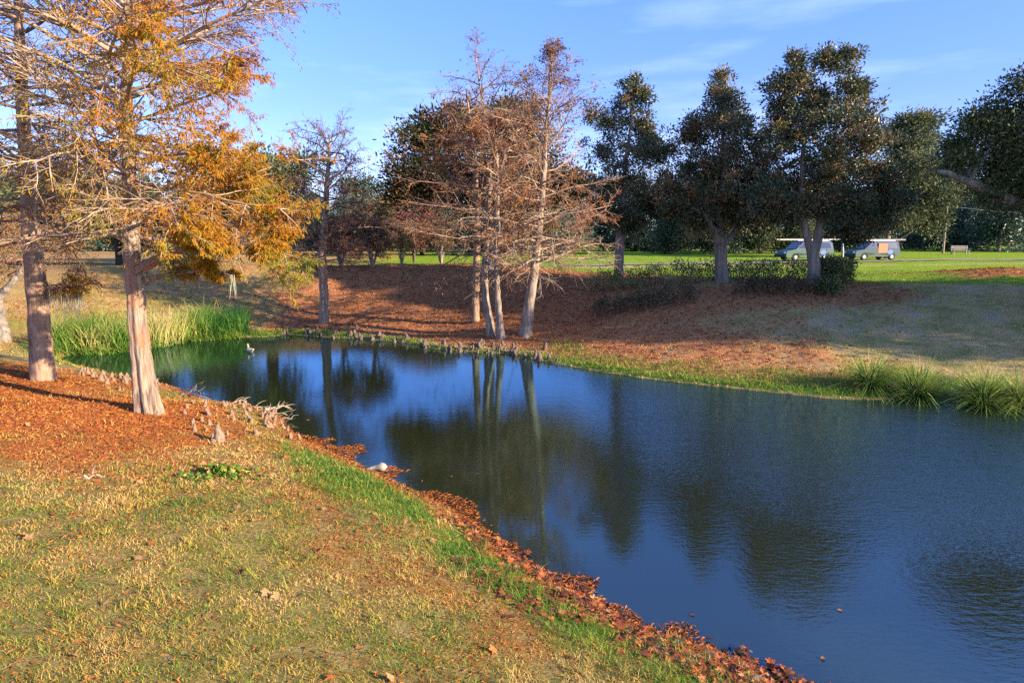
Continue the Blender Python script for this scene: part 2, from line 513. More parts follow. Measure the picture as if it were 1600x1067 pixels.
def ground_material():
    m, nt, out = newmat('ground_cover')
    z = N(nt, 'ShaderNodeAttribute', attribute_name='zone')
    z2 = N(nt, 'ShaderNodeAttribute', attribute_name='zone2')
    s = N(nt, 'ShaderNodeSeparateColor')
    nt.links.new(z.outputs['Color'], s.inputs[0])
    s2 = N(nt, 'ShaderNodeSeparateColor')
    nt.links.new(z2.outputs['Color'], s2.inputs[0])
    nf = noise(nt, 26, 5, 0.7)
    nm = noise(nt, 5.0, 5, 0.65)
    nl = noise(nt, 1.1, 4, 0.6)
    # dry turf
    turf = ramp(nt, [(0.3, (0.13, 0.10, 0.035)), (0.5, (0.27, 0.20, 0.07)), (0.7, (0.38, 0.29, 0.13))], nf).outputs[0]
    olive = ramp(nt, [(0.3, (0.10, 0.10, 0.025)), (0.7, (0.25, 0.21, 0.06))], nf).outputs[0]
    turf = mixc(nt, ramp(nt, [(0.42, (0, 0, 0)), (0.6, (1, 1, 1))], nm).outputs[0], turf, olive)
    # far-bank turf is greyer and greener, its colours raised to lighten the shade
    fturf = ramp(nt, [(0.3, (0.24, 0.17, 0.08)), (0.55, (0.47, 0.34, 0.155)), (0.75, (0.62, 0.47, 0.26))], nf).outputs[0]
    fgr = ramp(nt, [(0.3, (0.15, 0.145, 0.05)), (0.7, (0.34, 0.30, 0.11))], nf).outputs[0]
    fturf = mixc(nt, ramp(nt, [(0.4, (0, 0, 0)), (0.62, (1, 1, 1))], nl).outputs[0], fturf, fgr)
    c = mixc(nt, s2.outputs[1], turf, fturf)
    lush = ramp(nt, [(0.3, (0.055, 0.12, 0.015)), (0.7, (0.17, 0.27, 0.035))], nf).outputs[0]
    lawn = ramp(nt, [(0.3, (0.12, 0.21, 0.012)), (0.7, (0.26, 0.34, 0.03))], nm).outputs[0]
    lush = mixc(nt, s2.outputs[0], lush, lawn)

    def soft(sock, amt=0.5, lo=0.3, hi=0.68):
        a = N(nt, 'ShaderNodeMath', operation='ADD')
        sub = N(nt, 'ShaderNodeMath', operation='MULTIPLY_ADD')
        nt.links.new(nm, sub.inputs[0])
        sub.inputs[1].default_value = amt * 2
        sub.inputs[2].default_value = -amt
        nt.links.new(sock, a.inputs[0])
        nt.links.new(sub.outputs[0], a.inputs[1])
        return ramp(nt, [(lo, (0, 0, 0)), (hi, (1, 1, 1))], a.outputs[0]).outputs[0]
    c = mixc(nt, soft(s.outputs[1]), c, lush)
    sand = ramp(nt, [(0.3, (0.28, 0.225, 0.18)), (0.7, (0.50, 0.42, 0.36))], nf).outputs[0]
    c = mixc(nt, soft(s.outputs[2], 0.35), c, sand)
    lit = ramp(nt, [(0.28, (0.15, 0.045, 0.022)), (0.5, (0.36, 0.105, 0.032)), (0.72, (0.50, 0.20, 0.06))], nf).outputs[0]
    litf = ramp(nt, [(0.28, (0.16, 0.065, 0.035)), (0.5, (0.38, 0.15, 0.066)), (0.72, (0.56, 0.29, 0.15))], nf).outputs[0]  # far litter colour raised above the near one to brighten the shaded bank
    lit = mixc(nt, s2.outputs[1], lit, litf)
    c = mixc(nt, soft(s.outputs[0], 0.55, 0.12, 0.95), c, lit)
    mud = ramp(nt, [(0.3, (0.05, 0.04, 0.02)), (0.7, (0.14, 0.11, 0.06))], nm).outputs[0]
    c = mixc(nt, s2.outputs[2], c, mud)
    p = N(nt, 'ShaderNodeBsdfPrincipled')
    nt.links.new(c, p.inputs['Base Color'])
    p.inputs['Roughness'].default_value = 0.95
    p.inputs['Specular IOR Level'].default_value = 0.05
    b = N(nt, 'ShaderNodeBump')
    b.inputs['Strength'].default_value = 0.9
    b.inputs['Distance'].default_value = 0.06
    mf = N(nt, 'ShaderNodeMath', operation='ADD')
    nt.links.new(nf, mf.inputs[0])
    nt.links.new(nm, mf.inputs[1])
    nt.links.new(mf.outputs[0], b.inputs['Height'])
    nt.links.new(b.outputs[0], p.inputs['Normal'])
    nt.links.new(p.outputs[0], out.inputs[0])
    return m


def water_material():
    m, nt, out = newmat('pond_water')
    tc = N(nt, 'ShaderNodeTexCoord').outputs['Object']
    w1 = noise(nt, 1.0, 3, 0.6, tc, (6.5, 12.0, 1))
    w2 = noise(nt, 1.0, 2, 0.5, tc, (1.3, 2.4, 1))
    patch = noise(nt, 0.10, 2, 0.5, tc)
    sx = N(nt, 'ShaderNodeSeparateXYZ')
    nt.links.new(tc, sx.inputs[0])
    # wind reaches the open right-hand water: stronger ripples there
    mr = N(nt, 'ShaderNodeMapRange', interpolation_type='SMOOTHSTEP')
    mr.inputs['From Min'].default_value = 0
    mr.inputs['From Max'].default_value = 14
    mr.inputs['To Min'].default_value = 0.12
    mr.inputs['To Max'].default_value = 4.6
    nt.links.new(sx.outputs[0], mr.inputs['Value'])
    my = N(nt, 'ShaderNodeMapRange', interpolation_type='SMOOTHSTEP')
    my.inputs['From Min'].default_value = 7
    my.inputs['From Max'].default_value = 14.5
    my.inputs['To Min'].default_value = 0.22
    my.inputs['To Max'].default_value = 1.0
    nt.links.new(sx.outputs[1], my.inputs['Value'])
    mu = N(nt, 'ShaderNodeMath', operation='MULTIPLY')
    nt.links.new(mr.outputs[0], mu.inputs[0])
    nt.links.new(my.outputs[0], mu.inputs[1])
    mp = N(nt, 'ShaderNodeMath', operation='MULTIPLY_ADD')
    nt.links.new(patch, mp.inputs[0])
    mp.inputs[1].default_value = 1.2
    mp.inputs[2].default_value = 0.35
    mu2 = N(nt, 'ShaderNodeMath', operation='MULTIPLY')
    nt.links.new(mu.outputs[0], mu2.inputs[0])
    nt.links.new(mp.outputs[0], mu2.inputs[1])
    st = N(nt, 'ShaderNodeMath', operation='MULTIPLY')
    nt.links.new(mu2.outputs[0], st.inputs[0])
    st.inputs[1].default_value = WAVE
    hsum = N(nt, 'ShaderNodeMath', operation='MULTIPLY_ADD')
    nt.links.new(w2, hsum.inputs[0])
    hsum.inputs[1].default_value = 0.8
    nt.links.new(w1, hsum.inputs[2])
    b = N(nt, 'ShaderNodeBump')
    nt.links.new(st.outputs[0], b.inputs['Strength'])
    b.inputs['Distance'].default_value = 0.05
    nt.links.new(hsum.outputs[0], b.inputs['Height'])
    df = N(nt, 'ShaderNodeBsdfDiffuse')
    df.inputs['Color'].default_value = (0.024, 0.028, 0.009, 1)
    tr = N(nt, 'ShaderNodeBsdfTransparent')
    tr.inputs['Color'].default_value = (0.42, 0.5, 0.34, 1)
    body = N(nt, 'ShaderNodeMixShader')
    body.inputs[0].default_value = 0.72
    nt.links.new(tr.outputs[0], body.inputs[1])
    nt.links.new(df.outputs[0], body.inputs[2])
    gl = N(nt, 'ShaderNodeBsdfGlossy')
    gl.inputs['Roughness'].default_value = 0.02
    gl.inputs['Color'].default_value = (0.44, 0.79, 1.0, 1)
    nt.links.new(b.outputs[0], gl.inputs['Normal'])
    fr = N(nt, 'ShaderNodeFresnel')
    fr.inputs['IOR'].default_value = 2.1
    nt.links.new(b.outputs[0], fr.inputs['Normal'])
    mx = N(nt, 'ShaderNodeMixShader')
    nt.links.new(fr.outputs[0], mx.inputs[0])
    nt.links.new(body.outputs[0], mx.inputs[1])
    nt.links.new(gl.outputs[0], mx.inputs[2])
    nt.links.new(mx.outputs[0], out.inputs[0])
    return m


WAVE = 0.26
M_ground = ground_material()
M_water = water_material()
build_ground()

wm = MB()
c0 = POND.mean(0)
wx = np.array([[-26, -12, 0], [64, -12, 0], [64, 35, 0], [-26, 35, 0]], float)
wm.add(wx, [[0, 1, 2, 3]])
tag(wm.build('pond_water', M_water), kind='structure')

# ------------------------------------------------------------------ road beyond the lawn
def build_road():
    pts = np.array([(-90, 51.5), (-40, 50.2), (-10, 50.2), (4, 52.5), (14, 56.5), (24, 61), (36, 65), (60, 69), (120, 76)], float)
    t = np.linspace(0, len(pts) - 1, 160)
    i = np.clip(t.astype(int), 0, len(pts) - 2)
    f = (t - i)[:, None]
    c = pts[i] * (1 - f) + pts[i + 1] * f
    for _ in range(12):
        c[1:-1] = (c[:-2] + c[1:-1] * 2 + c[2:]) / 4
    d = unit(np.gradient(c, axis=0))
    n = np.stack([-d[:, 1], d[:, 0]], 1)
    offs = [-1.9, -0.95, 0, 0.95, 1.9]
    rows = []
    for o_ in offs:
        p = c + n * o_
        rows.append(np.column_stack([p, terrain(p[:, 0], p[:, 1]) + 0.05]))
    V = np.stack(rows, 1).reshape(-1, 3)
    k = len(offs)
    idx = np.arange(len(V)).reshape(-1, k)
    q = np.stack([idx[:-1, :-1], idx[:-1, 1:], idx[1:, 1:], idx[1:, :-1]], -1).reshape(-1, 4)
    mb = MB()
    mb.add(V, q)
    tag(mb.build('road', plain('sandy_road', (0.22, 0.19, 0.11), 0.9, var=0.35, scale=0.8), smooth=True), kind='structure')


build_road()


# ------------------------------------------------------------------ trees with bare branches (cypress kind)
def interp_path(pts, t):
    pts = np.asarray(pts, float)
    s = np.concatenate([[0], np.cumsum(np.linalg.norm(np.diff(pts, axis=0), axis=1))])
    s /= s[-1]
    return np.stack([np.interp(t, s, pts[:, j]) for j in range(pts.shape[1])], -1)


def grow(rng, P0, D, L, n, droop=0.0, wob=0.15):
    M = len(P0)
    P = np.zeros((M, n, 3))
    P[:, 0] = P0
    d = unit(D)
    st = (L / (n - 1))[:, None]
    dr = np.broadcast_to(droop, (M,))
    for i in range(1, n):
        d = d + rng.normal(size=(M, 3)) * wob
        d[:, 2] -= dr
        d = unit(d)
        P[:, i] = P[:, i - 1] + d * st
    return P


def sub(rng, P, n, t0=0.2, t1=1.0, ang=(35, 65), flat=0.5):
    """n children per branch: parent index, start, direction, t"""
    M, K = P.shape[:2]
    par = np.repeat(np.arange(M), n)
    t = t0 + (t1 - t0) * rng.rand(M * n)
    f = t * (K - 1)
    i = np.clip(f.astype(int), 0, K - 2)
    fr = (f - i)[:, None]
    A, B = P[par, i], P[par, i + 1]
    T = unit(B - A)
    r = rng.normal(size=(M * n, 3))
    r[:, 2] *= flat
    r = unit(r - (r * T).sum(1, keepdims=True) * T)
    a = np.radians(rng.uniform(ang[0], ang[1], M * n))[:, None]
    return par, A + (B - A) * fr, unit(T * np.cos(a) + r * np.sin(a)), t


def trunk_mesh(path, radii, rng, sides=20, n=40, flute=0.0, nfl=7):
    """path [[x,y,z]..], radii at the same points -> tube mesh with buttress flutes at the foot"""
    t = np.linspace(0, 1, n) ** 1.35
    P = interp_path(path, t)
    s = np.concatenate([[0], np.cumsum(np.linalg.norm(np.diff(np.asarray(path), axis=0), axis=1))])
    s /= s[-1]
    R = np.interp(t, s, radii)
    a = np.arange(sides) / sides * 2 * math.pi
    ph = rng.rand() * 6
    base = np.exp(-t / 0.14)[:, None]
    fl = 1 + flute * (0.25 + base) * (np.cos(nfl * a + ph)[None] + 0.5 * np.cos((nfl - 3) * a + ph * 2)[None])
    fl = fl + rng.normal(size=(n, sides)) * 0.025
    P = P + rng.normal(size=P.shape) * np.array([0.012, 0.012, 0])
    mb = MB()
    tubes(mb, P[None], R[None], sides, flute=fl[None])
    return mb, P, R


def bare_tree(name, label, cat, stems, seed, nb, lfun, efun, twig_mat, bark, leaf_mat=None, leaf_fun=None, group=None, n2=8, n3=5, tmin=0.3,
              droop=0.02, r1=0.035, twig_r=0.007, azfun=None, flute=0.0, sides=16, wob=0.13, leaf_len=(0.07, 0.13), leaf_w=0.3, flat=0.5,
              perfrond=1.0, fl_hang=0.6, tpow=1.0):
    """stems: list of (path, radii).  lfun(t)->length, efun(t)->elevation in degrees"""
    rng = np.random.RandomState(seed)
    base = np.asarray(stems[0][0][0])
    root = empty(name, base, label, cat, group)
    tm, bm, lm = MB(), MB(), MB()
    for si, (path, radii) in enumerate(stems):
        mb, P, R = trunk_mesh(path, radii, rng, sides, 40, flute)
        tm.v += [v for v in mb.v]
        tm.q += [q + tm.n for q in mb.q]
        tm.qt += mb.qt
        tm.qm += mb.qm
        tm.n += mb.n
        k = nb[si] if isinstance(nb, (list, tuple)) else nb
        t = np.sort(tmin + (0.99 - tmin) * ((np.arange(k) + rng.rand(k)) / k) ** tpow)
        thin = 1.0 - 0.45 * sstep(0.5, 0.95, t) * (si == 0)
        s = np.concatenate([[0], np.cumsum(np.linalg.norm(np.diff(P, axis=0), axis=1))])
        p0 = np.stack([np.interp(t, s / s[-1], P[:, j]) for j in range(3)], 1)
        rr = np.interp(t, s / s[-1], R)
        az = azfun(rng, k, si) if azfun else np.arange(k) * 2.399 + rng.rand(k) * 0.9
        el = np.radians(np.array([(efun(x, si) if efun.__code__.co_argcount > 1 else efun(x)) for x in t]) + rng.normal(size=k) * 9)
        L = np.array([(lfun(x, si) if lfun.__code__.co_argcount > 1 else lfun(x)) for x in t]) * rng.uniform(0.7, 1.12, k)
        D = np.stack([np.cos(az) * np.cos(el), np.sin(az) * np.cos(el), np.sin(el)], 1)
        B1 = grow(rng, p0, D, L, 9, droop, wob)
        ra = np.minimum(r1 * (0.45 + 0.55 * L / L.max()), rr * 0.75)
        tubes(bm, B1, ra[:, None] * np.linspace(1, 0.22, 9) ** 0.9, 6)
        par, s2, d2, t2 = sub(rng, B1, n2, 0.16, 1.0, (28, 62), flat)
        L2 = L[par] * (0.42 - 0.24 * t2) * rng.uniform(0.6, 1.3, len(par)) + 0.12
        B2 = grow(rng, s2, d2, L2, 6, droop, wob * 1.1)
        tubes(bm, B2, (np.clip(ra[par] * 0.42, twig_r * thin[par], 0.03) * (1 - 0.3 * t2))[:, None] * np.linspace(1, 0.4, 6), 4)
        par3, s3, d3, t3 = sub(rng, B2, n3, 0.15, 1.0, (25, 65), flat)
        L3 = L2[par3] * (0.5 - 0.25 * t3) * rng.uniform(0.6, 1.3, len(par3)) + 0.08
        B3 = grow(rng, s3, d3, L3, 4, droop * 1.5, wob * 1.2)
        tubes(bm, B3, (twig_r * thin[par][par3])[:, None] * np.linspace(0.85, 0.45, 4), 3)
        if leaf_fun is not None:
            for (BB, wgt) in ((B2, 1.3), (B3, 1.0)):
                cnt, tone = leaf_fun(BB[:, -1], rng)
                cnt = cnt * wgt * perfrond
                ci = np.floor(cnt + rng.rand(len(cnt))).astype(int)
                idx = np.repeat(np.arange(len(BB)), ci)
                if not len(idx):
                    continue
                K = BB.shape[1]
                f = rng.rand(len(idx)) ** 0.7 * (K - 1)
                i = np.clip(f.astype(int), 0, K - 2)
                fr = (f - i)[:, None]
                c = BB[idx, i] * (1 - fr) + BB[idx, i + 1] * fr + rng.normal(size=(len(idx), 3)) * 0.025
                T = unit(BB[idx, i + 1] - BB[idx, i])
                dd = T * 0.7 + rng.normal(size=(len(idx), 3)) * 0.55
                dd[:, 2] -= fl_hang
                LL = rng.uniform(leaf_len[0], leaf_len[1], len(idx))
                leaves(lm, c, dd, LL, LL * leaf_w * rng.uniform(0.7, 1.2, len(idx)), rng,
                       np.clip(tone[idx] + rng.normal(size=len(idx)) * 0.07, 0, 1))
    tm.build('trunk', bark, root, True, base)
    bm.build('branches', twig_mat, root, True, base)
    if lm.n:
        lm.build('foliage', leaf_mat, root, False, base)
    return root


def stem_px(pts, d, rpx, dd=None):
    """trunk path from picture points at distance d; radii given as half widths in picture units"""
    dd = dd or [0] * len(pts)
    path = [at_d(p[0], p[1], d + e) for p, e in zip(pts, dd)]
    return path, [r / FPX * d for r in rpx]


# 1. big cypress on the near bank --------------------------------------------------
def main_leaf(P, rng):
    x = P[:, 0] - T_MAIN[0]
    z = P[:, 2]
    pn = fbm(P[:, 0] * 1.0 + P[:, 1] * 0.7, P[:, 2] * 1.1 + P[:, 1] * 0.4, 0.9, 3)
    right = sstep(0.5, 2.4, x)
    low = sstep(9.2, 7.0, z)
    d = 0.35 + right * low * 36 * sstep(0.28, 0.5, pn + 0.08) + right * (1 - low) * 5.5 * sstep(0.38, 0.55, pn)
    d = d + sstep(-1.6, -0.2, x) * sstep(1.8, 0.4, x) * 2.4 * sstep(0.44, 0.56, pn)
    d = d + (1 - right) * 1.7 * sstep(0.44, 0.6, pn)
    tone = 0.42 + 0.55 * (pn - 0.45) + 0.17 * right * low - 0.30 * right * (1 - low)
    tone = tone + sstep(1.6, 0.2, np.abs(x)) * 0.27 - sstep(-1.0, -3.0, x) * 0.22
    tone = tone + sstep(5.2, 3.9, z) * 0.17 + sstep(3.4, 4.4, x) * sstep(5.4, 4.4, z) * 0.12
    return d, np.clip(tone + rng.normal(size=len(x)) * 0.08, 0, 1)


st_main = stem_px([(236, 672), (228, 628), (220, 560), (213, 470), (207, 405), (203, 300), (199, 200), (196, 60), (198, -120), (203, -250)], MAIN_D,
                  [25, 18, 14.5, 13, 12.5, 10, 8.8, 7, 4.5, 2])
st_main[0][0][2] -= 0.12
st_limb = stem_px([(211, 430), (226, 416), (248, 405), (275, 393), (320, 383), (370, 384), (415, 392)], MAIN_D, [10, 8, 6.5, 5.5, 4, 2.6, 1.2], [0, -.05, -.2, -.4, -.7, -1.0, -1.2])
st_twig = stem_px([(216, 440), (250, 432), (300, 424), (343, 425), (362, 432)], MAIN_D, [4, 3, 2.4, 2, 1.2], [0, -.05, -.1, -.2, -.25])
bare_tree('bald_cypress', 'large pale-trunked cypress with golden orange foliage and a fluted foot on the near bank', 'tree',
          [st_main, st_limb, st_twig], 11, [88, 9, 4], lambda t, si=0: ((3.35 + 0.9 * float(sstep(0.5, 0.62, t))) * (1.0 - 0.5 * max(0, (t - 0.75) / 0.25)) if si == 0 else 1.0 if si == 1 else 0.4), lambda t, si=0: (3 + 34 * max(0, (t - 0.34))) if si == 0 else 14,
          M_twig, M_bark_main, M_cyp_leaf, main_leaf, flat=0.36, n2=14, n3=8, tmin=0.36, droop=0.010, r1=0.055, twig_r=0.0075, flute=0.15, sides=56, wob=0.085,
          leaf_len=(0.06, 0.115), leaf_w=0.24, fl_hang=0.75)


# 2. second cypress to its left ------------------------------------------------------
def second_leaf(P, rng):
    pn = fbm(P[:, 0] + P[:, 1] * 0.7, P[:, 2] + P[:, 1] * 0.4, 0.8, 3)
    return 0.6 + 3.0 * sstep(0.42, 0.58, pn), np.clip(0.34 + 0.9 * (pn - 0.5) + sstep(6, 4.5, P[:, 2]) * 0.25 + rng.normal(size=len(P)) * 0.1, 0, 1)


st_sec = stem_px([(69, 612), (66, 570), (61, 500), (55, 440), (46, 330), (36, 200), (30, 60), (28, -80), (28, -170)], 18.2, [20, 17, 15.2, 14.5, 11.5, 9, 7, 4, 2])
st_sec[0][0][2] -= 0.1
st_sl = stem_px([(58, 458), (75, 449), (98, 445), (128, 447), (142, 443)], 18.2, [4.5, 3.2, 2.6, 1.8, 1])
bare_tree('bald_cypress', 'second cypress at the left with a thick brown trunk banded by shadow, mostly bare twigs', 'tree',
          [st_sec, st_sl], 12, [64, 7], lambda t, si=0: 4.6 * (1.0 - 0.5 * max(0, (t - 0.45) / 0.55)) if si == 0 else 0.5, lambda t: -2 + 38 * max(0, (t - 0.34)),
          M_twig_brown, M_bark_red, M_cyp_leaf, second_leaf, n2=11, n3=6, tmin=0.32, droop=0.02, r1=0.055, twig_r=0.008, flute=0.04, sides=30)

# 3. leaning tree at the far-left edge -----------------------------------------------
st_e = stem_px([(6, 532), (2, 500), (-4, 468), (-16, 430), (-40, 390), (-60, 330)], 27, [11, 8, 7.5, 6, 4, 2])
st_e2 = ([st_e[0][2], at_d(20, 440, 27), at_d(48, 405, 27), at_d(64, 360, 27.3)], [7 / FPX * 27, 5 / FPX * 27, 4 / FPX * 27, 2 / FPX * 27])
bare_tree('crape_myrtle', 'grey smooth-barked tree forking low at the left edge beyond the reeds', 'tree', [st_e, st_e2], 13, [22, 22],
          lambda t: 2.2, lambda t: 30, M_twig_brown, M_bark_grey, M_rust_leaf,
          lambda P, r: (np.full(len(P), 2.0), r.rand(len(P))), n2=7, n3=4, tmin=0.45, r1=0.04, twig_r=0.009)

# 4. single cypress across the water at left ---------------------------------------------
st4 = stem_px([(508, 511), (507, 490), (506, 450), (503, 405), (508, 330), (513, 260), (516, 212)], 34.5, [11, 8, 7, 6.5, 5, 3, 1])
st4[0][0][2] -= 0.15
bare_tree('bald_cypress', 'dark bare cypress with a reddish trunk standing alone on the far shore at left', 'tree', [st4], 14, 60,
          lambda t: 3.9 * (1.05 - 0.62 * max(0, (t - 0.35) / 0.65)), lambda t: 2 + 55 * max(0, t - 0.4), M_twig_dark, M_bark_red, M_rust_leaf,
          lambda P, r: (0.5 + 1.6 * sstep(6.5, 4, P[:, 2]), r.rand(len(P)) * 0.6), n2=9, n3=6, tmin=0.36, droop=0.0, r1=0.05, twig_r=0.013, flute=0.05,
          leaf_len=(0.1, 0.18))

# 5-8. the clump on the far bank ----------------------------------------------------------
def clump_leaf(P, rng):
    pn = fbm(P[:, 0] + P[:, 1] * 0.6, P[:, 2] + P[:, 1] * 0.3, 0.7, 3)
    return 0.4 + 3.3 * sstep(0.4, 0.6, pn) * sstep(3.6, 6, P[:, 2]) * sstep(9.9, 8.6, P[:, 2]), np.clip(pn + rng.normal(size=len(P)) * 0.15, 0, 1)


sA = stem_px([(743, 516), (743, 470), (745, 400), (746, 330), (742, 250), (735, 190), (728, 140)], 32, [7, 5.6, 5.2, 4.5, 3.6, 2.3, 1])
bare_tree('bald_cypress', 'brown-trunked cypress standing farthest back in the clump of four on the far bank', 'tree', [sA], 21, 34,
          lambda t: 4.6 * (1.0 - 0.6 * max(0, (t - 0.5) / 0.5)), lambda t: 0 + 50 * max(0, t - 0.4), M_twig_brown, M_bark_red, M_rust_leaf, clump_leaf,
          group='cypresses in the far bank clump', n2=9, n3=6, tmin=0.35, droop=0.01, r1=0.048, twig_r=0.0095, flute=0.05, leaf_len=(0.1, 0.18))
sB = stem_px([(769, 532), (765, 505), (758, 460), (757, 420), (762, 350), (765, 285), (764, 220), (752, 150), (742, 82)], 29.5, [8, 6.4, 5.2, 4.8, 4.3, 3.5, 2.7, 1.6, 0.7])
bare_tree('bald_cypress', 'grey cypress in the far clump, trunk bowing left below a tall wispy top', 'tree', [sB], 22, 40,
          lambda t: 3.9 * (1.0 - 0.62 * max(0, (t - 0.45) / 0.55)), lambda t: 2 + 75 * max(0, t - 0.36) if t < 0.95 else 70, M_twig_brown, M_bark_far, M_rust_leaf, clump_leaf,
          group='cypresses in the far bank clump', tpow=1.35, n2=8, n3=5, tmin=0.30, droop=0.008, r1=0.045, twig_r=0.009, flute=0.06, leaf_len=(0.1, 0.18))
sC = stem_px([(783, 533), (781, 505), (777, 460), (775, 400), (777, 330), (778, 275), (774, 225), (768, 180)], 29.0, [8, 5.5, 4.5, 4, 3.8, 3.2, 2.2, 1])
sC2 = ([sC[0][5], at_d(789, 245, 29), at_d(802, 215, 29.2), at_d(822, 170, 29.4)], [3 / FPX * 29, 2.4 / FPX * 29, 1.8 / FPX * 29, 0.8 / FPX * 29])
bare_tree('bald_cypress', 'slimmest pale cypress of the far clump, forking high up', 'tree', [sC, sC2], 23, [30, 18],
          lambda t: 2.9 * (1.0 - 0.3 * t), lambda t: 5 + 45 * max(0, t - 0.4), M_twig, M_bark_far, M_rust_leaf, clump_leaf,
          group='cypresses in the far bank clump', n2=8, n3=6, tmin=0.38, droop=0.008, r1=0.042, twig_r=0.0085, flute=0.05, leaf_len=(0.1, 0.18))


def d_leaf(P, rng):
    pn = fbm(P[:, 0] + P[:, 1] * 0.6, P[:, 2] + P[:, 1] * 0.3, 0.8, 3)
    top = sstep(8.2, 9.2, P[:, 2])
    right = sstep(2.0, 3.6, P[:, 0])
    return 0.3 + top * 1.5 * sstep(0.34, 0.5, pn) + (1 - top) * (1.0 + 6 * right) * sstep(0.42, 0.6, pn), np.clip(pn - 0.5 * top + rng.normal(size=len(P)) * 0.12, 0, 1)


sD = stem_px([(820, 533), (823, 505), (829, 460), (836, 415), (843, 350), (849, 280), (854, 200), (859, 140), (865, 72)], 29.3, [12, 9, 7.6, 7, 5.3, 4.2, 3.2, 2.1, 0.7])
bare_tree('bald_cypress', 'leaning pale cypress of the far clump, wide bare limbs below a dark domed top', 'tree', [sD], 24, 64,
          lambda t: (3.7 - 2.2 * max(0, (t - 0.42) / 0.25) if t < 0.62 else 0.35 + 3.1 * (1 - (t - 0.62) / 0.38)), lambda t: (2 + 60 * max(0, t - 0.35)) if t < 0.6 else 58,
          M_twig, M_bark_far, M_rust_leaf, d_leaf, group='cypresses in the far bank clump', tpow=1.3, n2=9, n3=6, tmin=0.27, droop=0.012, r1=0.05, twig_r=0.0088,
          flute=0.08, leaf_len=(0.09, 0.17))


# ------------------------------------------------------------------ leafy evergreen trees
def leafy(name, label, cat, base, stems, lobes, seed, ncl, per, leaf, crad, bark, lmat, group=None, twig_r=0.015, tone=(0.4, 0.22), up=0.25, shell=0.5,
          leaf_w=0.42, trunk_sides=12, hang=0.0, parts=True):
    """lobes: list of (centre, radius) or (centre,(rx,ry,rz)); clusters of leaves fill their outer volume"""
    rng = np.random.RandomState(seed)
    base = np.asarray(base, float)
    root = empty(name, base, label, cat, group)
    tm, lm = MB(), MB()
    tops = []
    for path, radii in stems:
        mb, P, R = trunk_mesh(path, radii, rng, trunk_sides, 22, 0.04)
        tm.v += mb.v
        tm.q += [q + tm.n for q in mb.q]
        tm.qt += mb.qt
        tm.qm += mb.qm
        tm.n += mb.n
        for q in (11, 15, 18, 21):
            tops.append((P[q], R[q]))
    tp = np.array([p for p, r in tops])
    trd = np.array([r for p, r in tops])
    LC = np.array([l[0] for l in lobes], float)
    LR = np.array([np.broadcast_to(l[1], 3) for l in lobes], float)
    # limbs from the stems to the lobes
    near = np.argmin(np.linalg.norm(LC[:, None] - tp[None] + np.array([0, 0, 0.6]), axis=2), axis=1)
    s = np.linspace(0, 1, 6)[None, :, None]
    A = tp[near][:, None]
    B = LC[:, None]
    Pm = A * (1 - s) + B * s
    Pm = Pm + rng.normal(size=Pm.shape) * 0.12 * np.sin(s * math.pi)
    tubes(tm, Pm, np.clip(trd[near] * 0.6, 0.03, 0.12)[:, None] * np.linspace(1, 0.3, 6), 6)
    w = LR.prod(1) ** 0.42
    w = w / w.sum()
    li = rng.choice(len(lobes), ncl, p=w)
    dirs = unit(rng.normal(size=(ncl, 3)))
    rad = (shell + (1.0 - shell) * rng.rand(ncl)) * rng.uniform(0.78, 1.3, ncl)
    CC = LC[li] + dirs * LR[li] * rad[:, None]
    s = np.linspace(0, 1, 4)[None, :, None]
    Pt = LC[li][:, None] * (1 - s) + CC[:, None] * s + rng.normal(size=(ncl, 4, 3)) * 0.05
    tubes(tm, Pt, np.full((ncl, 1), twig_r) * np.linspace(1.4, 0.6, 4), 3)
    ctone = rng.normal(size=ncl) * tone[1] + tone[0]
    csz = crad * rng.uniform(0.65, 1.25, ncl)
    n = ncl * per
    ci = np.repeat(np.arange(ncl), per)
    off = rng.normal(size=(n, 3))
    off[:, 2] *= 0.75
    off = off * csz[ci][:, None] * 0.55
    c = CC[ci] + off
    d = unit(off) + rng.normal(size=(n, 3)) * 0.6 + dirs[ci] * 0.3
    d[:, 2] += up - hang
    L = leaf * rng.uniform(0.7, 1.25, n)
    leaves(lm, c, d, L, L * leaf_w * rng.uniform(0.8, 1.2, n), rng, np.clip(ctone[ci] + rng.normal(size=n) * 0.16, 0, 1))
    tm.build('trunk', bark, root, True, base)
    lm.build('crown', lmat, root, False, base)
    return root


def lobes_px(L, d, seed, squash=0.9):
    rng = np.random.RandomState(seed)
    out = []
    for (px, py, r) in L:
        rr = r / FPX * d
        c = at_d(px, py, d)
        c[1] += rng.uniform(-1, 1) * rr * 0.8
        out.append((c, (rr, rr * 1.05, rr * squash)))
    return out


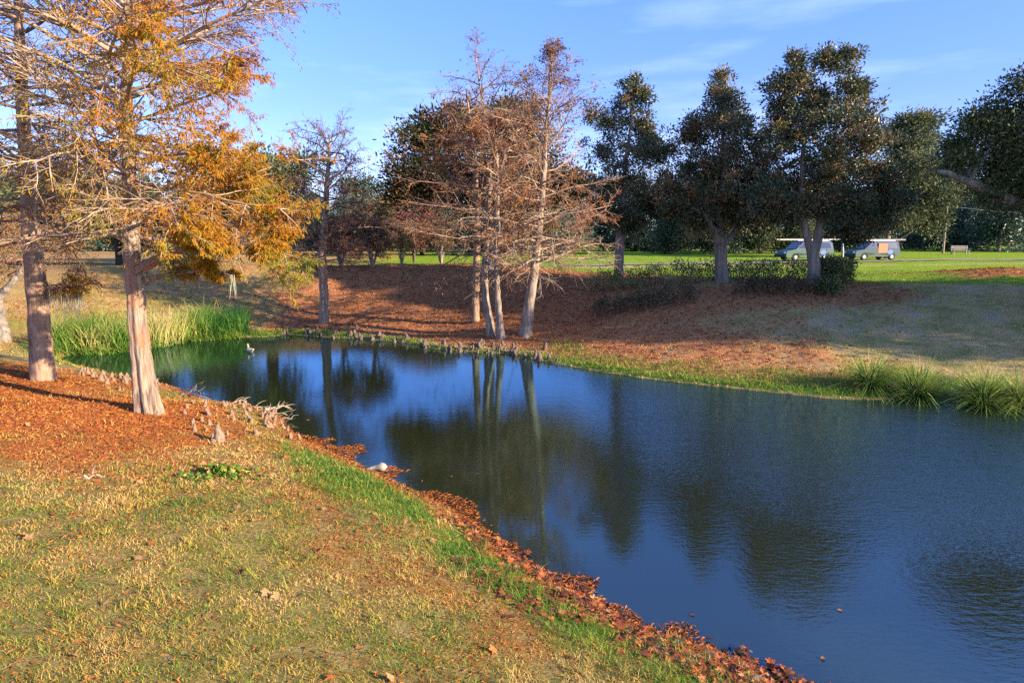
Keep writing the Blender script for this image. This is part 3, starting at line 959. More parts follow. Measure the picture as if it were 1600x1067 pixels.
# magnolias
M1b = ground_px(967, 441)
D1 = M1b[1]
s1 = stem_px([(967, 443), (967, 420), (968, 385), (972, 330), (978, 250), (988, 180)], D1, [9, 7.5, 7, 5, 3, 1.5])
s1b = ([s1[0][2], at_d(985, 350, D1), at_d(1005, 320, D1 + .5)], [4 / FPX * D1, 3.4 / FPX * D1, 2 / FPX * D1])
leafy('magnolia_tree', 'dark magnolia immediately right of the bare clump, its grey trunk rising behind sparse shrubs', 'tree', s1[0][0], [s1, s1b],
      lobes_px([(985, 150, 26), (1000, 185, 28), (960, 185, 28), (940, 225, 30), (1005, 235, 40), (965, 260, 42), (1015, 290, 42), (960, 310, 40),
                (1035, 325, 34), (985, 335, 38), (930, 300, 28), (932, 180, 18), (1045, 312, 30), (985, 350, 22), (1035, 240, 24), (1045, 280, 26), (925, 330, 24), (985, 130, 14), (1003, 150, 13), (1018, 215, 26)], D1, 31), 31, 470, 62, 0.165, 0.30, M_bark_grey, M_magnolia,
      group='magnolias along the hedge', tone=(0.42, 0.2), shell=0.35)
M2b = ground_px(1128, 440)
D2 = M2b[1]
s2 = stem_px([(1128, 442), (1127, 420), (1126, 390), (1124, 350), (1126, 270), (1132, 180), (1135, 130)], D2, [12, 9.5, 10, 7.5, 4, 2, 1])
s2b = ([s2[0][2], at_d(1140, 372, D2), at_d(1160, 345, D2 + .4), at_d(1185, 330, D2 + .6)], [5.5 / FPX * D2, 4.5 / FPX * D2, 3.2 / FPX * D2, 2 / FPX * D2])
s2c = ([s2[0][2], at_d(1116, 360, D2 - .3), at_d(1098, 330, D2 - .6)], [6 / FPX * D2, 5 / FPX * D2, 2.5 / FPX * D2])
leafy('magnolia_tree', 'middle magnolia with a single pointed crown, trunk rising between two hedge pieces', 'tree', s2[0][0], [s2, s2b, s2c],
      lobes_px([(1130, 120, 11), (1118, 152, 20), (1145, 160, 20), (1132, 178, 22), (1165, 190, 22), (1098, 190, 22), (1130, 205, 42), (1085, 215, 20), (1155, 240, 38), (1100, 255, 40),
                (1130, 285, 50), (1085, 300, 40), (1170, 295, 40), (1062, 320, 34), (1115, 335, 44), (1160, 335, 38), (1080, 205, 14), (1182, 225, 14), (1045, 305, 26), (1070, 322, 28), (1192, 308, 30), (1175, 332, 22), (1100, 348, 20), (1180, 250, 24), (1190, 280, 26)], D2, 32), 32, 660, 62,
      0.165, 0.30, M_bark_grey, M_magnolia, group='magnolias along the hedge', tone=(0.5, 0.22), shell=0.35)
M3b = ground_px(1272, 447)
D3 = M3b[1]
s3 = stem_px([(1272, 449), (1271, 425), (1271, 402), (1262, 375), (1255, 345), (1252, 290), (1258, 200), (1264, 120)], D3, [11.5, 9.5, 9, 5.5, 5, 4, 2.5, 1])
s3b = ([s3[0][2], at_d(1277, 375, D3), at_d(1283, 345, D3), at_d(1296, 300, D3 + .3), at_d(1305, 200, D3 + .3), at_d(1310, 120, D3)],
       [7.5 / FPX * D3, 7 / FPX * D3, 6 / FPX * D3, 4.5 / FPX * D3, 2.5 / FPX * D3, 1 / FPX * D3])
s3c = ([s3b[0][2], at_d(1300, 330, D3 - .4), at_d(1330, 310, D3 - .7)], [4.5 / FPX * D3, 3.5 / FPX * D3, 2 / FPX * D3])
leafy('magnolia_tree', 'tallest magnolia, twin-topped, with a trunk forking in a V low above the hedge', 'tree', s3[0][0], [s3, s3b, s3c],
      lobes_px([(1244, 96, 14), (1222, 132, 20), (1250, 126, 22), (1288, 90, 10), (1308, 98, 17), (1326, 86, 9), (1316, 130, 26), (1283, 158, 28), (1225, 165, 28), (1335, 160, 24),
                (1350, 188, 26), (1255, 190, 44), (1312, 200, 48), (1215, 215, 32), (1360, 215, 26), (1348, 248, 44), (1225, 265, 44), (1280, 260, 50), (1370, 278, 36),
                (1205, 310, 42), (1255, 315, 44), (1310, 310, 46), (1350, 325, 40), (1385, 315, 30), (1195, 322, 26), (1335, 350, 26), (1204, 135, 10), (1225, 335, 24), (1375, 345, 26), (1318, 352, 20), (1400, 322, 28), (1345, 366, 18)], D3, 33),
      33, 960, 62, 0.165, 0.30, M_bark_grey, M_magnolia, group='magnolias along the hedge', tone=(0.5, 0.22), shell=0.35)

# live oak whose limb reaches in from the right edge
OB = np.array([22.6, 27.0, 0.0])
OB[2] = tz(OB[0], OB[1])
so = ([OB - [0, 0, .2], OB + [0.05, 0, 1.2], OB + [-0.2, 0, 2.2], OB + [-0.9, 0, 3.6], OB + [-1.0, .2, 6.0]], [0.55, 0.45, 0.42, 0.34, 0.12])
sol = ([OB + [-0.2, 0, 2.2], at_d(1600, 322, 26.6), at_d(1560, 305, 26.2), at_d(1515, 285, 25.9), at_d(1480, 270, 25.7), at_d(1462, 268, 25.6)], [0.32, 0.26, 0.21, 0.15, 0.10, 0.05])
leafy('live_oak', 'broad live oak with a long arching limb reaching in from the right edge', 'tree', OB, [so, sol],
      lobes_px([(1590, 140, 30), (1570, 175, 34), (1620, 170, 50), (1530, 190, 22), (1545, 215, 30), (1505, 225, 20), (1600, 230, 44), (1495, 255, 22), (1560, 260, 26),
                (1660, 220, 60), (1700, 290, 60), (1640, 290, 40), (1720, 200, 60), (1610, 285, 30), (1570, 290, 22), (1780, 260, 70), (1540, 300, 18), (1590, 310, 22), (1650, 130, 40)], 26.3, 34),
      34, 560, 110, 0.15, 0.5, M_bark_grey, M_oak, tone=(0.5, 0.24), shell=0.2)

# dark evergreen oak behind the clump
EB = np.array([-1.4, 41.5, 0.0])
EB[2] = tz(EB[0], EB[1])
se = ([EB - [0, 0, .2], EB + [0, 0, 2.5], EB + [0.3, 0, 5.5], EB + [0.2, 0, 8]], [0.34, 0.27, 0.2, 0.08])
leafy('evergreen_oak', 'wide dark evergreen oak with rusty patches, rising behind the bare clump', 'tree', EB, [se],
      lobes_px([(690, 215, 40), (655, 225, 36), (640, 270, 36), (720, 190, 34), (770, 185, 36), (810, 195, 32), (760, 250, 60), (690, 280, 50), (645, 300, 34), (830, 245, 48),
                (860, 285, 44), (780, 290, 50), (720, 300, 44), (880, 300, 34), (625, 305, 26), (820, 300, 40), (905, 290, 28), (800, 170, 20), (660, 195, 18)], 41, 35),
      35, 560, 70, 0.25, 0.65, M_bark_grey, leafmat('evergreen_rust_leaf', [(0.0, (0.016, 0.032, 0.014)), (0.5, (0.05, 0.07, 0.022)), (0.62, (0.16, 0.085, 0.03)), (1.0, (0.28, 0.12, 0.04))],
                                                   0.5, 0.3, 0.2), tone=(0.45, 0.26), shell=0.3)

# pale branching oak in front of the far screen, right of the vans
PB = ground_px(1386, 404)
PB = np.array([PB[0], PB[1], PB[2]])
DP = PB[1]
sp = stem_px([(1386, 406), (1386, 390), (1388, 365), (1392, 330)], DP, [5, 4, 3.6, 2])
spb = ([sp[0][1], at_d(1400, 378, DP), at_d(1425, 362, DP)], [2.6 / FPX * DP, 2.2 / FPX * DP, 1.2 / FPX * DP])
spc = ([sp[0][1], at_d(1365, 372, DP), at_d(1335, 366, DP)], [2.4 / FPX * DP, 1.8 / FPX * DP, 1 / FPX * DP])
leafy('live_oak', 'pale grey-green oak with low spreading limbs behind the right-hand van', 'tree', sp[0][0], [sp, spb, spc],
      lobes_px([(1400, 235, 36), (1430, 215, 30), (1455, 225, 26), (1420, 265, 44), (1460, 265, 36), (1390, 285, 40), (1440, 310, 36), (1410, 335, 30), (1455, 345, 24), (1380, 335, 26),
                (1415, 195, 14), (1458, 185, 10), (1440, 190, 12), (1475, 300, 26), (1350, 345, 20)], DP, 36),
      36, 380, 80, 0.38, 0.9, M_bark_far, M_pale_oak, tone=(0.35, 0.25), shell=0.3)


# ------------------------------------------------------------------ sun shade from the trees right of the picture
def shade_oak(x, y, h, r, seed, label):
    z = tz(x, y)
    b = np.array([x, y, z])
    rng = np.random.RandomState(seed)
    st = ([b - [0, 0, .2], b + [0, 0, h * 0.3], b + [0.3, 0, h * 0.6], b + [0.2, 0.1, h * 0.85]], [0.5, 0.4, 0.25, 0.08])
    lb = []
    for k in range(16):
        a = rng.rand() * 6.28
        q = r * 0.75 * math.sqrt(rng.rand())
        lb.append((b + [q * math.cos(a), q * math.sin(a), h * rng.uniform(0.3, 0.85)], r * rng.uniform(0.25, 0.42)))
    leafy('live_oak', label, 'tree', b, [st], lb, seed, 270, 50, 0.34, 0.9, M_bark_dark, M_oak, shell=0.3)


SHADE = [(26, 20.5, 9.5, 4.2, 'spreading live oak on the far bank just beyond the last grass tuft'), (33, 18, 11, 4.6, 'live oak nearest the water past the grass tufts'),
         (35, 22, 12.5, 4.6, 'tall live oak on the far bank beside the arching-limbed oak'), (42, 13.5, 14, 5.0, 'live oak on the point of the far shore, well past the tufts'),
         (46, 16.5, 14, 5, 'live oak standing on the rise behind the arching-limbed oak'), (58, 9.5, 16, 6.2, 'broadest live oak, farthest along the far shore')]
for i, (x, y, h, r, lab) in enumerate(SHADE):
    shade_oak(x, y, h, r, 60 + i, lab)


# ------------------------------------------------------------------ far screen of trees
def copy_tree(root, loc, rot, sc, label, group):
    c = root.copy()
    COL.objects.link(c)
    c.location = loc
    c.rotation_euler = (0, 0, rot)
    c.scale = (sc, sc, sc)
    c['label'] = label
    if group:
        c['group'] = group
    for ch in root.children:
        k = ch.copy()
        COL.objects.link(k)
        k.parent = c
    return c


def screen_proto(seed, h, w, low, lmat, trunk=0.16):
    rng = np.random.RandomState(seed)
    b = np.zeros(3)
    st = ([b - [0, 0, .3], b + [0, 0, h * .4], b + [0.1, 0, h * .85]], [trunk * 1.3, trunk, trunk * 0.3])
    lb = []
    for k in range(15):
        a = rng.rand() * 6.28
        zz = low + (h - low) * rng.rand() ** 0.8
        rr = w * (1.0 - 0.5 * (zz / h) ** 2)
        q = rr * 0.6 * math.sqrt(rng.rand())
        lb.append((np.array([q * math.cos(a), q * math.sin(a), min(zz, h - rr * 0.3)]), rr * rng.uniform(0.4, 0.6)))
    return leafy('screen_tree', 'x', 'tree', b, [st], lb, seed, 230, 50, 0.42, 1.0, M_bark_far, lmat, shell=0.3, tone=(0.42, 0.24), twig_r=0.02)


protos = [screen_proto(81, 7.0, 3.6, 0.8, M_screen), screen_proto(82, 8.5, 3.8, 1.0, M_screen), screen_proto(83, 6.0, 3.4, 1.6, M_pale_oak, 0.28)]
used = [False] * 3


def place_screen(k, px, d, sc, rot, label):
    x = (px - 800) / FPX * d / math.cos(PITCH)
    loc = (x, d, tz(x, d) - 0.05)
    g = 'trees screening the far side of the lawn'
    if not used[k]:
        used[k] = True
        r = protos[k]
        r.location, r.rotation_euler, r.scale = loc, (0, 0, rot), (sc, sc, sc)
        r['label'] = label
        r['group'] = g
        return r
    return copy_tree(protos[k], loc, rot, sc, label, g)


rs = random.Random(5)
scr = []
for i, px in enumerate(range(-560, 2300, 62)):
    scr.append((i % 2, px + rs.uniform(-14, 14), rs.uniform(97, 108), rs.uniform(0.85, 1.15)))
for i, px in enumerate(range(-500, 2300, 105)):
    scr.append((1, px + rs.uniform(-25, 25), rs.uniform(118, 126), rs.uniform(1.1, 1.45)))
for (k, px, d, sc) in scr:
    if px > 1380:
        sc *= 1.15
    place_screen(k, px, d, sc, rs.uniform(0, 6.28), 'dark evergreen merging into the leafy screen across the far lawn')
for px, sc, lab in ((1048, 1.0, 'pale single-trunked small tree under the screen, seen between the first two magnolias'),
                    (1110, 1.0, 'small pale tree with splayed trunks behind the middle magnolia'),
                    (1183, 1.0, 'small twin-trunked pale tree between the middle and tallest magnolias'),
                    (1236, 0.8, 'small pale tree above the left-hand van')):
    place_screen(2, px, 88, sc, rs.uniform(0, 6.28), lab)

# ------------------------------------------------------------------ grass, litter and fallen leaves on the near bank
def ribbons(mb, P, D, L, W, bend, tone, rng, n=5):
    """long blades: start P, first direction D, length L, half width W, bend vector"""
    M = len(P)
    t = np.linspace(0, 1, n)[None, :, None]
    L = np.asarray(L).reshape(-1, 1, 1)
    c = P[:, None] + D[:, None] * L * t + bend[:, None] * L * t ** 2.2
    a = rng.rand(M) * 2 * math.pi
    s = np.stack([np.cos(a), np.sin(a), np.zeros(M)], 1)[:, None] * np.asarray(W).reshape(-1, 1, 1) * (1 - 0.93 * t ** 1.8)
    V = np.stack([c - s, c + s], 2)
    idx = np.arange(M * n * 2).reshape(M, n, 2)
    q = np.stack([idx[:, :-1, 0], idx[:, :-1, 1], idx[:, 1:, 1], idx[:, 1:, 0]], -1).reshape(-1, 4)
    mb.add(V.reshape(-1, 3), q, tone=np.repeat(tone, n - 1))


def scatter(rng, n, x0, x1, y0, y1, fall=1.3, full=6.0, margin=0.86):
    x = rng.uniform(x0, x1, n)
    y = rng.uniform(y0, y1, n)
    k = (np.abs(x) < y * margin + 1.2) & (rng.rand(n) < np.minimum(1, (full / y)) ** fall)
    x, y = x[k], y[k]
    sd = pond_sd(x, y)
    return x, y, sd


rng = np.random.RandomState(101)
x, y, sd = scatter(rng, 800000, -17, 6, 3.6, 19, 1.5, 6.0)
k = (sd > 0.02) & (far_w(x, y) < 0.5)
x, y, sd = x[k], y[k], sd[k]
r, g, b, lw, fw = zones(x, y, sd)
n_big = fbm(x + 7, y + 3, 0.8, 4)
n_mid = fbm(x - 3, y + 21, 3.0, 3)
keep = rng.rand(len(x)) < np.clip(1.0 - 0.9 * r - 0.85 * sstep(0.53, 0.66, n_mid) * (1 - g), 0.05, 1)
x, y, sd, r, g, n_big, n_mid = (a[keep] for a in (x, y, sd, r, g, n_big, n_mid))
lush = rng.rand(len(x)) < g * (0.2 + 1.25 * n_mid)
tone = np.where(lush, 0.02 + 0.26 * rng.rand(len(x)) + 0.3 * (rng.rand(len(x)) < .15), 0.68 + 1.9 * (n_big - 0.5) - 0.8 * (n_mid - .5) + rng.normal(size=len(x)) * 0.17)
far_fac = np.clip(y / 7.0, 0.8, 2.0)
H = np.where(lush, rng.uniform(0.05, 0.13, len(x)) * (0.5 + 1.3 * n_mid), rng.uniform(0.025, 0.06, len(x)))
H = H * (1 + 1.4 * sstep(0.58, 0.74, fbm(x + 2, y + 60, 4.5, 3)))
Bn = rng.normal(size=(len(x), 3)) * H[:, None] * 0.7
Bn[:, 2] = -np.abs(Bn[:, 2]) * 0.5
z = terrain(x, y, sd)
mb = MB()
blades(mb, np.stack([x, y, z - 0.005], 1), H, 0.0034 * far_fac * rng.uniform(0.7, 1.4, len(x)), Bn, rng, np.clip(tone, 0, 1))
tag(mb.build('grass', M_grass), kind='stuff')

# needles shed by the cypresses
x, y, sd = scatter(rng, 420000, -19, 5, 3.6, 22, 1.2, 8.0)
k = (sd > -0.0) & (far_w(x, y) < 0.6)
x, y, sd = x[k], y[k], sd[k]
r, g, b, lw, fw = zones(x, y, sd)
k = rng.rand(len(x)) < np.clip(r * 0.55 + (0.08 + 0.30 * sstep(0.40, 0.64, fbm(x + 5, y + 77, 0.7, 4)) + 0.10 * sstep(6, 11, y)) * (1 - g), 0, 1)
x, y, sd = x[k], y[k], sd[k]
D = rng.normal(size=(len(x), 3))
D[:, 2] = np.abs(D[:, 2]) * 0.25
mb = MB()
L = rng.uniform(0.035, 0.10, len(x)) * np.clip(y / 12, 0.7, 1.2)
leaves(mb, np.stack([x, y, terrain(x, y, sd) + 0.008], 1), D, L, L * 0.26, rng, np.clip(0.5 + 0.9 * (fbm(x, y, 2.2, 3) - .5) + rng.normal(size=len(x)) * 0.22, 0, 1),
       nrm=np.tile([0.0, 0, 1], (len(x), 1)))
# reddish needle rafts floating along the shore
x, y, sd = scatter(rng, 260000, -12, 4, 6, 17, 0.6, 9.0)
raft = fbm(x + 3, y - 8, 1.4, 3)
k = (sd < 0.12) & (sd > -0.42 * sstep(0.42, 0.72, raft) * (1 + 0.9 * (y > 13)) - 0.03) & (far_w(x, y) < 0.4)
x, y, sd = x[k], y[k], sd[k]
D = rng.normal(size=(len(x), 3))
D[:, 2] *= 0.12
L = rng.uniform(0.04, 0.11, len(x))
leaves(mb, np.stack([x, y, np.maximum(terrain(x, y, sd), 0) + 0.012], 1), D, L, L * 0.25, rng, np.clip(rng.normal(size=len(x)) * 0.2 + 0.36, 0, 1),
       nrm=np.tile([0.0, 0, 1], (len(x), 1)))
tag(mb.build('needle_litter', M_litter), kind='stuff')


# maple leaves
def leaf_outline(rng, n=22):
    th = np.linspace(-math.pi, math.pi, n, endpoint=False)
    lob = np.array([0.0, 1.05, -1.05, 2.05, -2.05])
    amp = np.array([1.0, 0.92, 0.92, 0.62, 0.62])
    r_ = 0.40 + sum(a * np.maximum(0, 1 - np.abs((th - l + math.pi) % (2 * math.pi) - math.pi) / 0.5) * 0.52 for a, l in zip(amp, lob))
    r_ = r_ * rng.uniform(0.88, 1.1, n)
    p = np.stack([r_ * np.cos(th), r_ * np.sin(th)], 1)
    cx, cy, cz = rng.uniform(-0.7, 0.9, 3)
    z = cx * p[:, 0] ** 2 * 0.5 + cy * p[:, 1] ** 2 * 0.7 + cz * p[:, 0] * p[:, 1] * 0.6
    ring = np.column_stack([p, z])
    mid = np.column_stack([p * 0.5, z * 0.22 + rng.normal(size=n) * 0.02])
    return ring, mid, n


def leaf_mesh_into(mb, shape, M4, tone):
    ring, mid, n = shape
    V = np.vstack([[[0, 0, 0]], mid, ring])
    V = V @ M4[:3, :3].T + M4[:3, 3]
    i = np.arange(n)
    j = (i + 1) % n
    mb.add(V, np.stack([1 + i, 1 + n + i, 1 + n + j, 1 + j], 1), np.stack([np.zeros(n, int), 1 + i, 1 + j], 1), tone=tone)


def rot_mat(rng, size, tilt, loc):
    a = rng.rand() * 6.28
    ax, ay = rng.normal() * tilt, rng.normal() * tilt
    R = np.array(Vector((0, 0, 1)).rotation_difference(Vector((ax, ay, 1)).normalized()).to_matrix())
    Z = np.array([[math.cos(a), -math.sin(a), 0], [math.sin(a), math.cos(a), 0], [0, 0, 1]])
    M4 = np.eye(4)
    M4[:3, :3] = R @ Z * size
    M4[:3, 3] = loc
    return M4


shapes = [leaf_outline(np.random.RandomState(200 + i)) for i in range(7)]
rng = np.random.RandomState(120)
x, y, sd = scatter(rng, 60000, -6, 6, 4.5, 12, 0.3, 9.0)
raft = fbm(x * 1.0 + 11, y + 5, 1.1, 3) + 0.35 * (fbm(x, y + 9, 4.0, 2) - 0.5) + 0.12 * (rng.rand(len(x)) - 0.5)
wide = 0.25 + 0.75 * sstep(0.38, 0.7, raft)
k = (sd < (0.85 * wide + 0.10) * (1 + 0.9 * rng.rand(len(x)) ** 3)) & (sd > -0.34 * wide + 0.06) & (rng.rand(len(x)) < 0.25 + 1.1 * sstep(0.36, 0.56, fbm(x - 4, y + 2, 2.3, 3))) & (rng.rand(len(x)) < 0.9 * sstep(11.0, 9.3, y))
x, y, sd = x[k][:3600], y[k][:3600], sd[k][:3600]
z = np.maximum(terrain(x, y, sd), 0.0)
ordr = np.argsort(y)
mb = MB()
ind = []
for c, i in enumerate(ordr):
    loc = [x[i], y[i], z[i] + 0.012 + rng.rand() * 0.035]
    size = 0.025 + 0.072 * rng.rand() ** 1.6
    if c % 4 == 0 and len(ind) < 210:
        ind.append((loc, size, z[i] > 0.01))
        continue
    leaf_mesh_into(mb, shapes[rng.randint(7)], rot_mat(rng, size, 0.26, loc), float(np.clip(rng.normal() * 0.30 + 0.45, 0, 1)))
tag(mb.build('leaf_litter', M_maple), kind='stuff')

leafm = []
for i, s in enumerate(shapes):
    for t in (0.25, 0.5, 0.72, 0.97):
        m_ = MB()
        leaf_mesh_into(m_, s, np.eye(4), t)
        o = m_.build('fallen_leaf', M_maple)
        leafm.append((t, o.data))
        bpy.data.objects.remove(o)


def put_leaf(loc, size, tilt, meshes, label, group):
    M4 = rot_mat(rng, size, tilt, loc)
    o = bpy.data.objects.new('fallen_leaf', meshes[rng.randint(len(meshes))])
    COL.objects.link(o)
    from mathutils import Matrix
    o.matrix_world = Matrix(M4.tolist())
    tag(o, label, 'leaf', group)


red_meshes = [m for t, m in leafm if t < 0.9]
tan_meshes = [m for t, m in leafm if t > 0.9]
for loc, size, dry in ind:
    put_leaf(loc, size * 1.15, 0.4, red_meshes, 'orange red lobed leaf lying in the leaf band at the water edge', 'fallen leaves at the water edge')
x, y, sd = scatter(rng, 900, -11, 5, 4.2, 13, 0.8, 6.0)
k = (sd > 0.35) & (sd < 9)
x, y, sd = x[k], y[k], sd[k]
nl = 0
for i in rng.permutation(len(x)):
    if sd[i] > 1.6 and rng.rand() > 0.6:
        continue
    if nl >= 85 + 60:
        break
    nl += 1
    put_leaf([x[i], y[i], float(terrain(x[i:i + 1], y[i:i + 1])[0]) + 0.035], rng.uniform(0.035, 0.085), 0.6, tan_meshes if rng.rand() < 0.7 else red_meshes,
             'dry curled leaf lying loose on the near grass', 'dry leaves scattered on the near bank')

x, y, sd = scatter(rng, 1500, -8, 5, 5, 15, 0.6, 8.0)
k = (sd < -0.25) & (sd > -2.4) & (rng.rand(len(x)) < np.exp((sd + 0.25) / 0.9))
for px_, py_ in list(zip(x[k], y[k]))[:12]:
    put_leaf([px_, py_, 0.012], rng.uniform(0.02, 0.045), 0.03, red_meshes, 'small leaf floating by itself on the pond off the near bank', 'leaves floating on the pond')

# leafy weed patch
rngw = np.random.RandomState(131)
WB = ground_px(346, 742)
wr = empty('weed_clump', WB, 'low clump of broad green weeds with dry leaves caught in it, on the needle litter', 'weeds')
mb = MB()
n = 420
a, q = rngw.rand(n) * 6.28, np.abs(rngw.normal(size=n)) * 0.55
P = np.stack([WB[0] + np.cos(a) * q * 0.62, WB[1] + np.sin(a) * q * 0.5, np.zeros(n)], 1)
P[:, 2] = terrain(P[:, 0], P[:, 1]) + rngw.rand(n) * 0.12 * np.clip(1.2 - q, 0.15, 1)
D = rngw.normal(size=(n, 3))
D[:, 2] = np.abs(D[:, 2]) * 0.6
L = rngw.uniform(0.06, 0.13, n)
leaves(mb, P, D, L, L * 0.6, rngw, np.clip(rngw.normal(size=n) * 0.16 + 0.14 + 0.5 * (rngw.rand(n) < 0.15), 0, 1))
mb.build('foliage', M_grass, wr, loc=WB)
mb = MB()
for i in range(10):
    j = rngw.randint(n)
    leaf_mesh_into(mb, shapes[i % 7], rot_mat(rngw, 0.075, 0.5, P[j] + [0, 0, 0.07]), 0.9)
mb.build('caught_leaves', M_maple, wr, loc=WB)

# ------------------------------------------------------------------ cover on the far bank
rng = np.random.RandomState(140)
x = rng.uniform(-24, 26, 260000)
y = rng.uniform(17, 46, 260000)
k = np.abs(x) < y * 0.82 + 1
x, y = x[k], y[k]
sd = pond_sd(x, y)
k = (sd > 0.02) & (far_w(x, y) > 0.45)
x, y, sd = x[k], y[k], sd[k]
r, g, b, lw, fw = zones(x, y, sd)
k = rng.rand(len(x)) < np.clip(0.30 - 0.22 * r + 0.75 * g * (sd < 3.4), 0, 1)
k2 = (~k) & (rng.rand(len(x)) < 0.35 * r)
xg, yg, sg, gg = x[k], y[k], sd[k], g[k]
H = np.where((gg > 0.5) & (sg < 3), rng.uniform(0.08, 0.2, len(xg)), rng.uniform(0.04, 0.10, len(xg)))
Bn = rng.normal(size=(len(xg), 3)) * H[:, None] * 0.7
Bn[:, 2] = 0
mb = MB()
tn = np.where(gg > 0.5, rng.uniform(0.12, 0.5, len(xg)), np.clip(0.78 + 1.3 * (fbm(xg, yg, 0.7, 3) - .5) + rng.normal(size=len(xg)) * 0.18, 0.2, 1))
blades(mb, np.stack([xg, yg, terrain(xg, yg, sg) - 0.005], 1), H, 0.012 * rng.uniform(0.7, 1.4, len(xg)), Bn, rng, tn)
tag(mb.build('bank_grass', M_grass), kind='stuff')
xl, yl = x[k2], y[k2]
D = rng.normal(size=(len(xl), 3))
D[:, 2] = np.abs(D[:, 2]) * 0.2
mb = MB()
L = rng.uniform(0.08, 0.2, len(xl))
tn = np.clip(rng.normal(size=len(xl)) * 0.25 + 0.35, 0, 1)
leaves(mb, np.stack([xl, yl, terrain(xl, yl, sd[k2]) + 0.015], 1), D, L, L * 0.35, rng, tn, nrm=np.tile([0.0, 0, 1], (len(xl), 1)))
tag(mb.build('bank_litter', M_litter), kind='stuff')


# ------------------------------------------------------------------ cypress knees
def knee_mesh(seed, mat):
    r_ = np.random.RandomState(seed)
    n = 7
    t = np.linspace(0, 1, n)
    lean = r_.normal(size=2) * 0.14
    P = np.stack([lean[0] * t ** 1.5 + r_.normal(size=n) * 0.02, lean[1] * t ** 1.5 + r_.normal(size=n) * 0.02, t * 1.0 - 0.1], 1)
    R = np.interp(t, [0, 0.15, 0.5, 0.85, 1], [0.36, 0.27, 0.2, 0.14, 0.04])
    mb = MB()
    tubes(mb, P[None], R[None], 9, flute=1 + r_.normal(size=(1, n, 9)) * 0.13)
    if r_.rand() < 0.5:
        P2 = P * [0.7, 0.7, 0.6] + [0.22, 0.1, -0.02]
        tubes(mb, P2[None], R[None] * 0.7, 9, flute=1 + r_.normal(size=(1, n, 9)) * 0.13)
    o = mb.build('cypress_knee', mat, smooth=True)
    d = o.data
    bpy.data.objects.remove(o)
    return d


kn_near = [knee_mesh(300 + i, M_knee) for i in range(7)]
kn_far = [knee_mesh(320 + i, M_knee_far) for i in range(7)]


def put_knee(x, y, h, meshes, label, group, name='cypress_knee', wide=1.0):
    o = bpy.data.objects.new(name, meshes[rng.randint(len(meshes))])
    COL.objects.link(o)
    o.location = (x, y, max(tz(x, y), -0.1))
    o.rotation_euler = (0, 0, rng.rand() * 6.28)
    o.scale = (h * wide, h * wide, h)
    return tag(o, label, 'cypress knee', group)


rng = np.random.RandomState(150)
cand = 0
kx = rng.uniform(-17.5, -3.8, 3000)
ky = rng.uniform(11, 22.5, 3000)
ks = pond_sd(kx, ky)
kf = far_w(kx, ky)
kd = np.hypot(kx - T_MAIN[0], ky - T_MAIN[1])
kd2 = np.hypot(kx - T_SECOND[0], ky - T_SECOND[1])
kn = fbm(kx, ky, 0.9, 3)
for i in range(3000):
    if cand >= 95:
        break
    if 0.05 < ks[i] < 2.3 and kf[i] < 0.6 and kd[i] > 0.75 and kd2[i] > 0.6 and min(kd[i], kd2[i] + 0.8) < 4.2 and kn[i] > 0.44 and abs(kx[i]) < ky[i] * 0.79:
        cand += 1
        put_knee(kx[i], ky[i], rng.uniform(0.08, 0.21), kn_near, 'pale woody cypress knee poking up on the near bank between trunk and water', 'cypress knees on the near bank', wide=rng.uniform(1.0, 1.6))
big = ground_px(343, 690)
put_knee(big[0], big[1], 0.36, [kn_near[1]], 'largest grey knee, a broad stump-like lump right of the big trunk', None, wide=1.15)
cand = 0
for seg, cnt in (((430, 690), 75), ((690, 870), 95)):
    c = 0
    while c < cnt:
        px = rng.uniform(*seg)
        fi = [p for p in far_px]
        sy = np.interp(px, [p[0] for p in fi], [p[1] for p in fi])
        p = at_z(px, sy)
        dy = abs(rng.normal()) * (0.55 if seg[0] < 600 else 0.75) - 0.08
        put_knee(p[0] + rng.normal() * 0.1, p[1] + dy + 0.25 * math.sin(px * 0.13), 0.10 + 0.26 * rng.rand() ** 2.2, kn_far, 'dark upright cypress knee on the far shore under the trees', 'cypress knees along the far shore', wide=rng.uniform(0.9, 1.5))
        c += 1

# ------------------------------------------------------------------ reeds
rng = np.random.RandomState(160)
seg = np.array([at_z(*p)[:2] for p in [(62, 556), (120, 551), (180, 549), (245, 541), (300, 531), (345, 528), (375, 526)]])
n = 6500
t = rng.rand(n) * (len(seg) - 1)
i = np.clip(t.astype(int), 0, len(seg) - 2)
f = (t - i)[:, None]
p = seg[i] * (1 - f) + seg[i + 1] * f
off = np.abs(rng.normal(size=n)) * 1.05 - 0.25
p = p + np.stack([rng.normal(size=n) * 0.12 - 0.15 * off, off], 1)
z = np.maximum(terrain(p[:, 0], p[:, 1]), -0.15)
ht = rng.uniform(0.75, 1.7, n) * np.clip(1.02 - 0.05 * (t > 4.6) * 4, 0.5, 1)
patch = fbm(p[:, 0], p[:, 1], 0.9, 3)
tone = np.clip(0.53 + 2.0 * (patch - 0.5) + rng.normal(size=n) * 0.2 - 0.45 * (t > 4.7), 0, 1)
D = unit(np.stack([rng.normal(size=n) * 0.14, rng.normal(size=n) * 0.14, np.ones(n)], 1))
bend = np.stack([rng.normal(size=n) * 0.25, rng.normal(size=n) * 0.25, -np.abs(rng.normal(size=n)) * 0.12], 1)
mb = MB()
ribbons(mb, np.column_stack([p, z]), D, ht, rng.uniform(0.010, 0.022, n), bend, tone, rng)
n = 2600
t = rng.rand(n) * (len(seg) - 1)
i = np.clip(t.astype(int), 0, len(seg) - 2)
f = (t - i)[:, None]
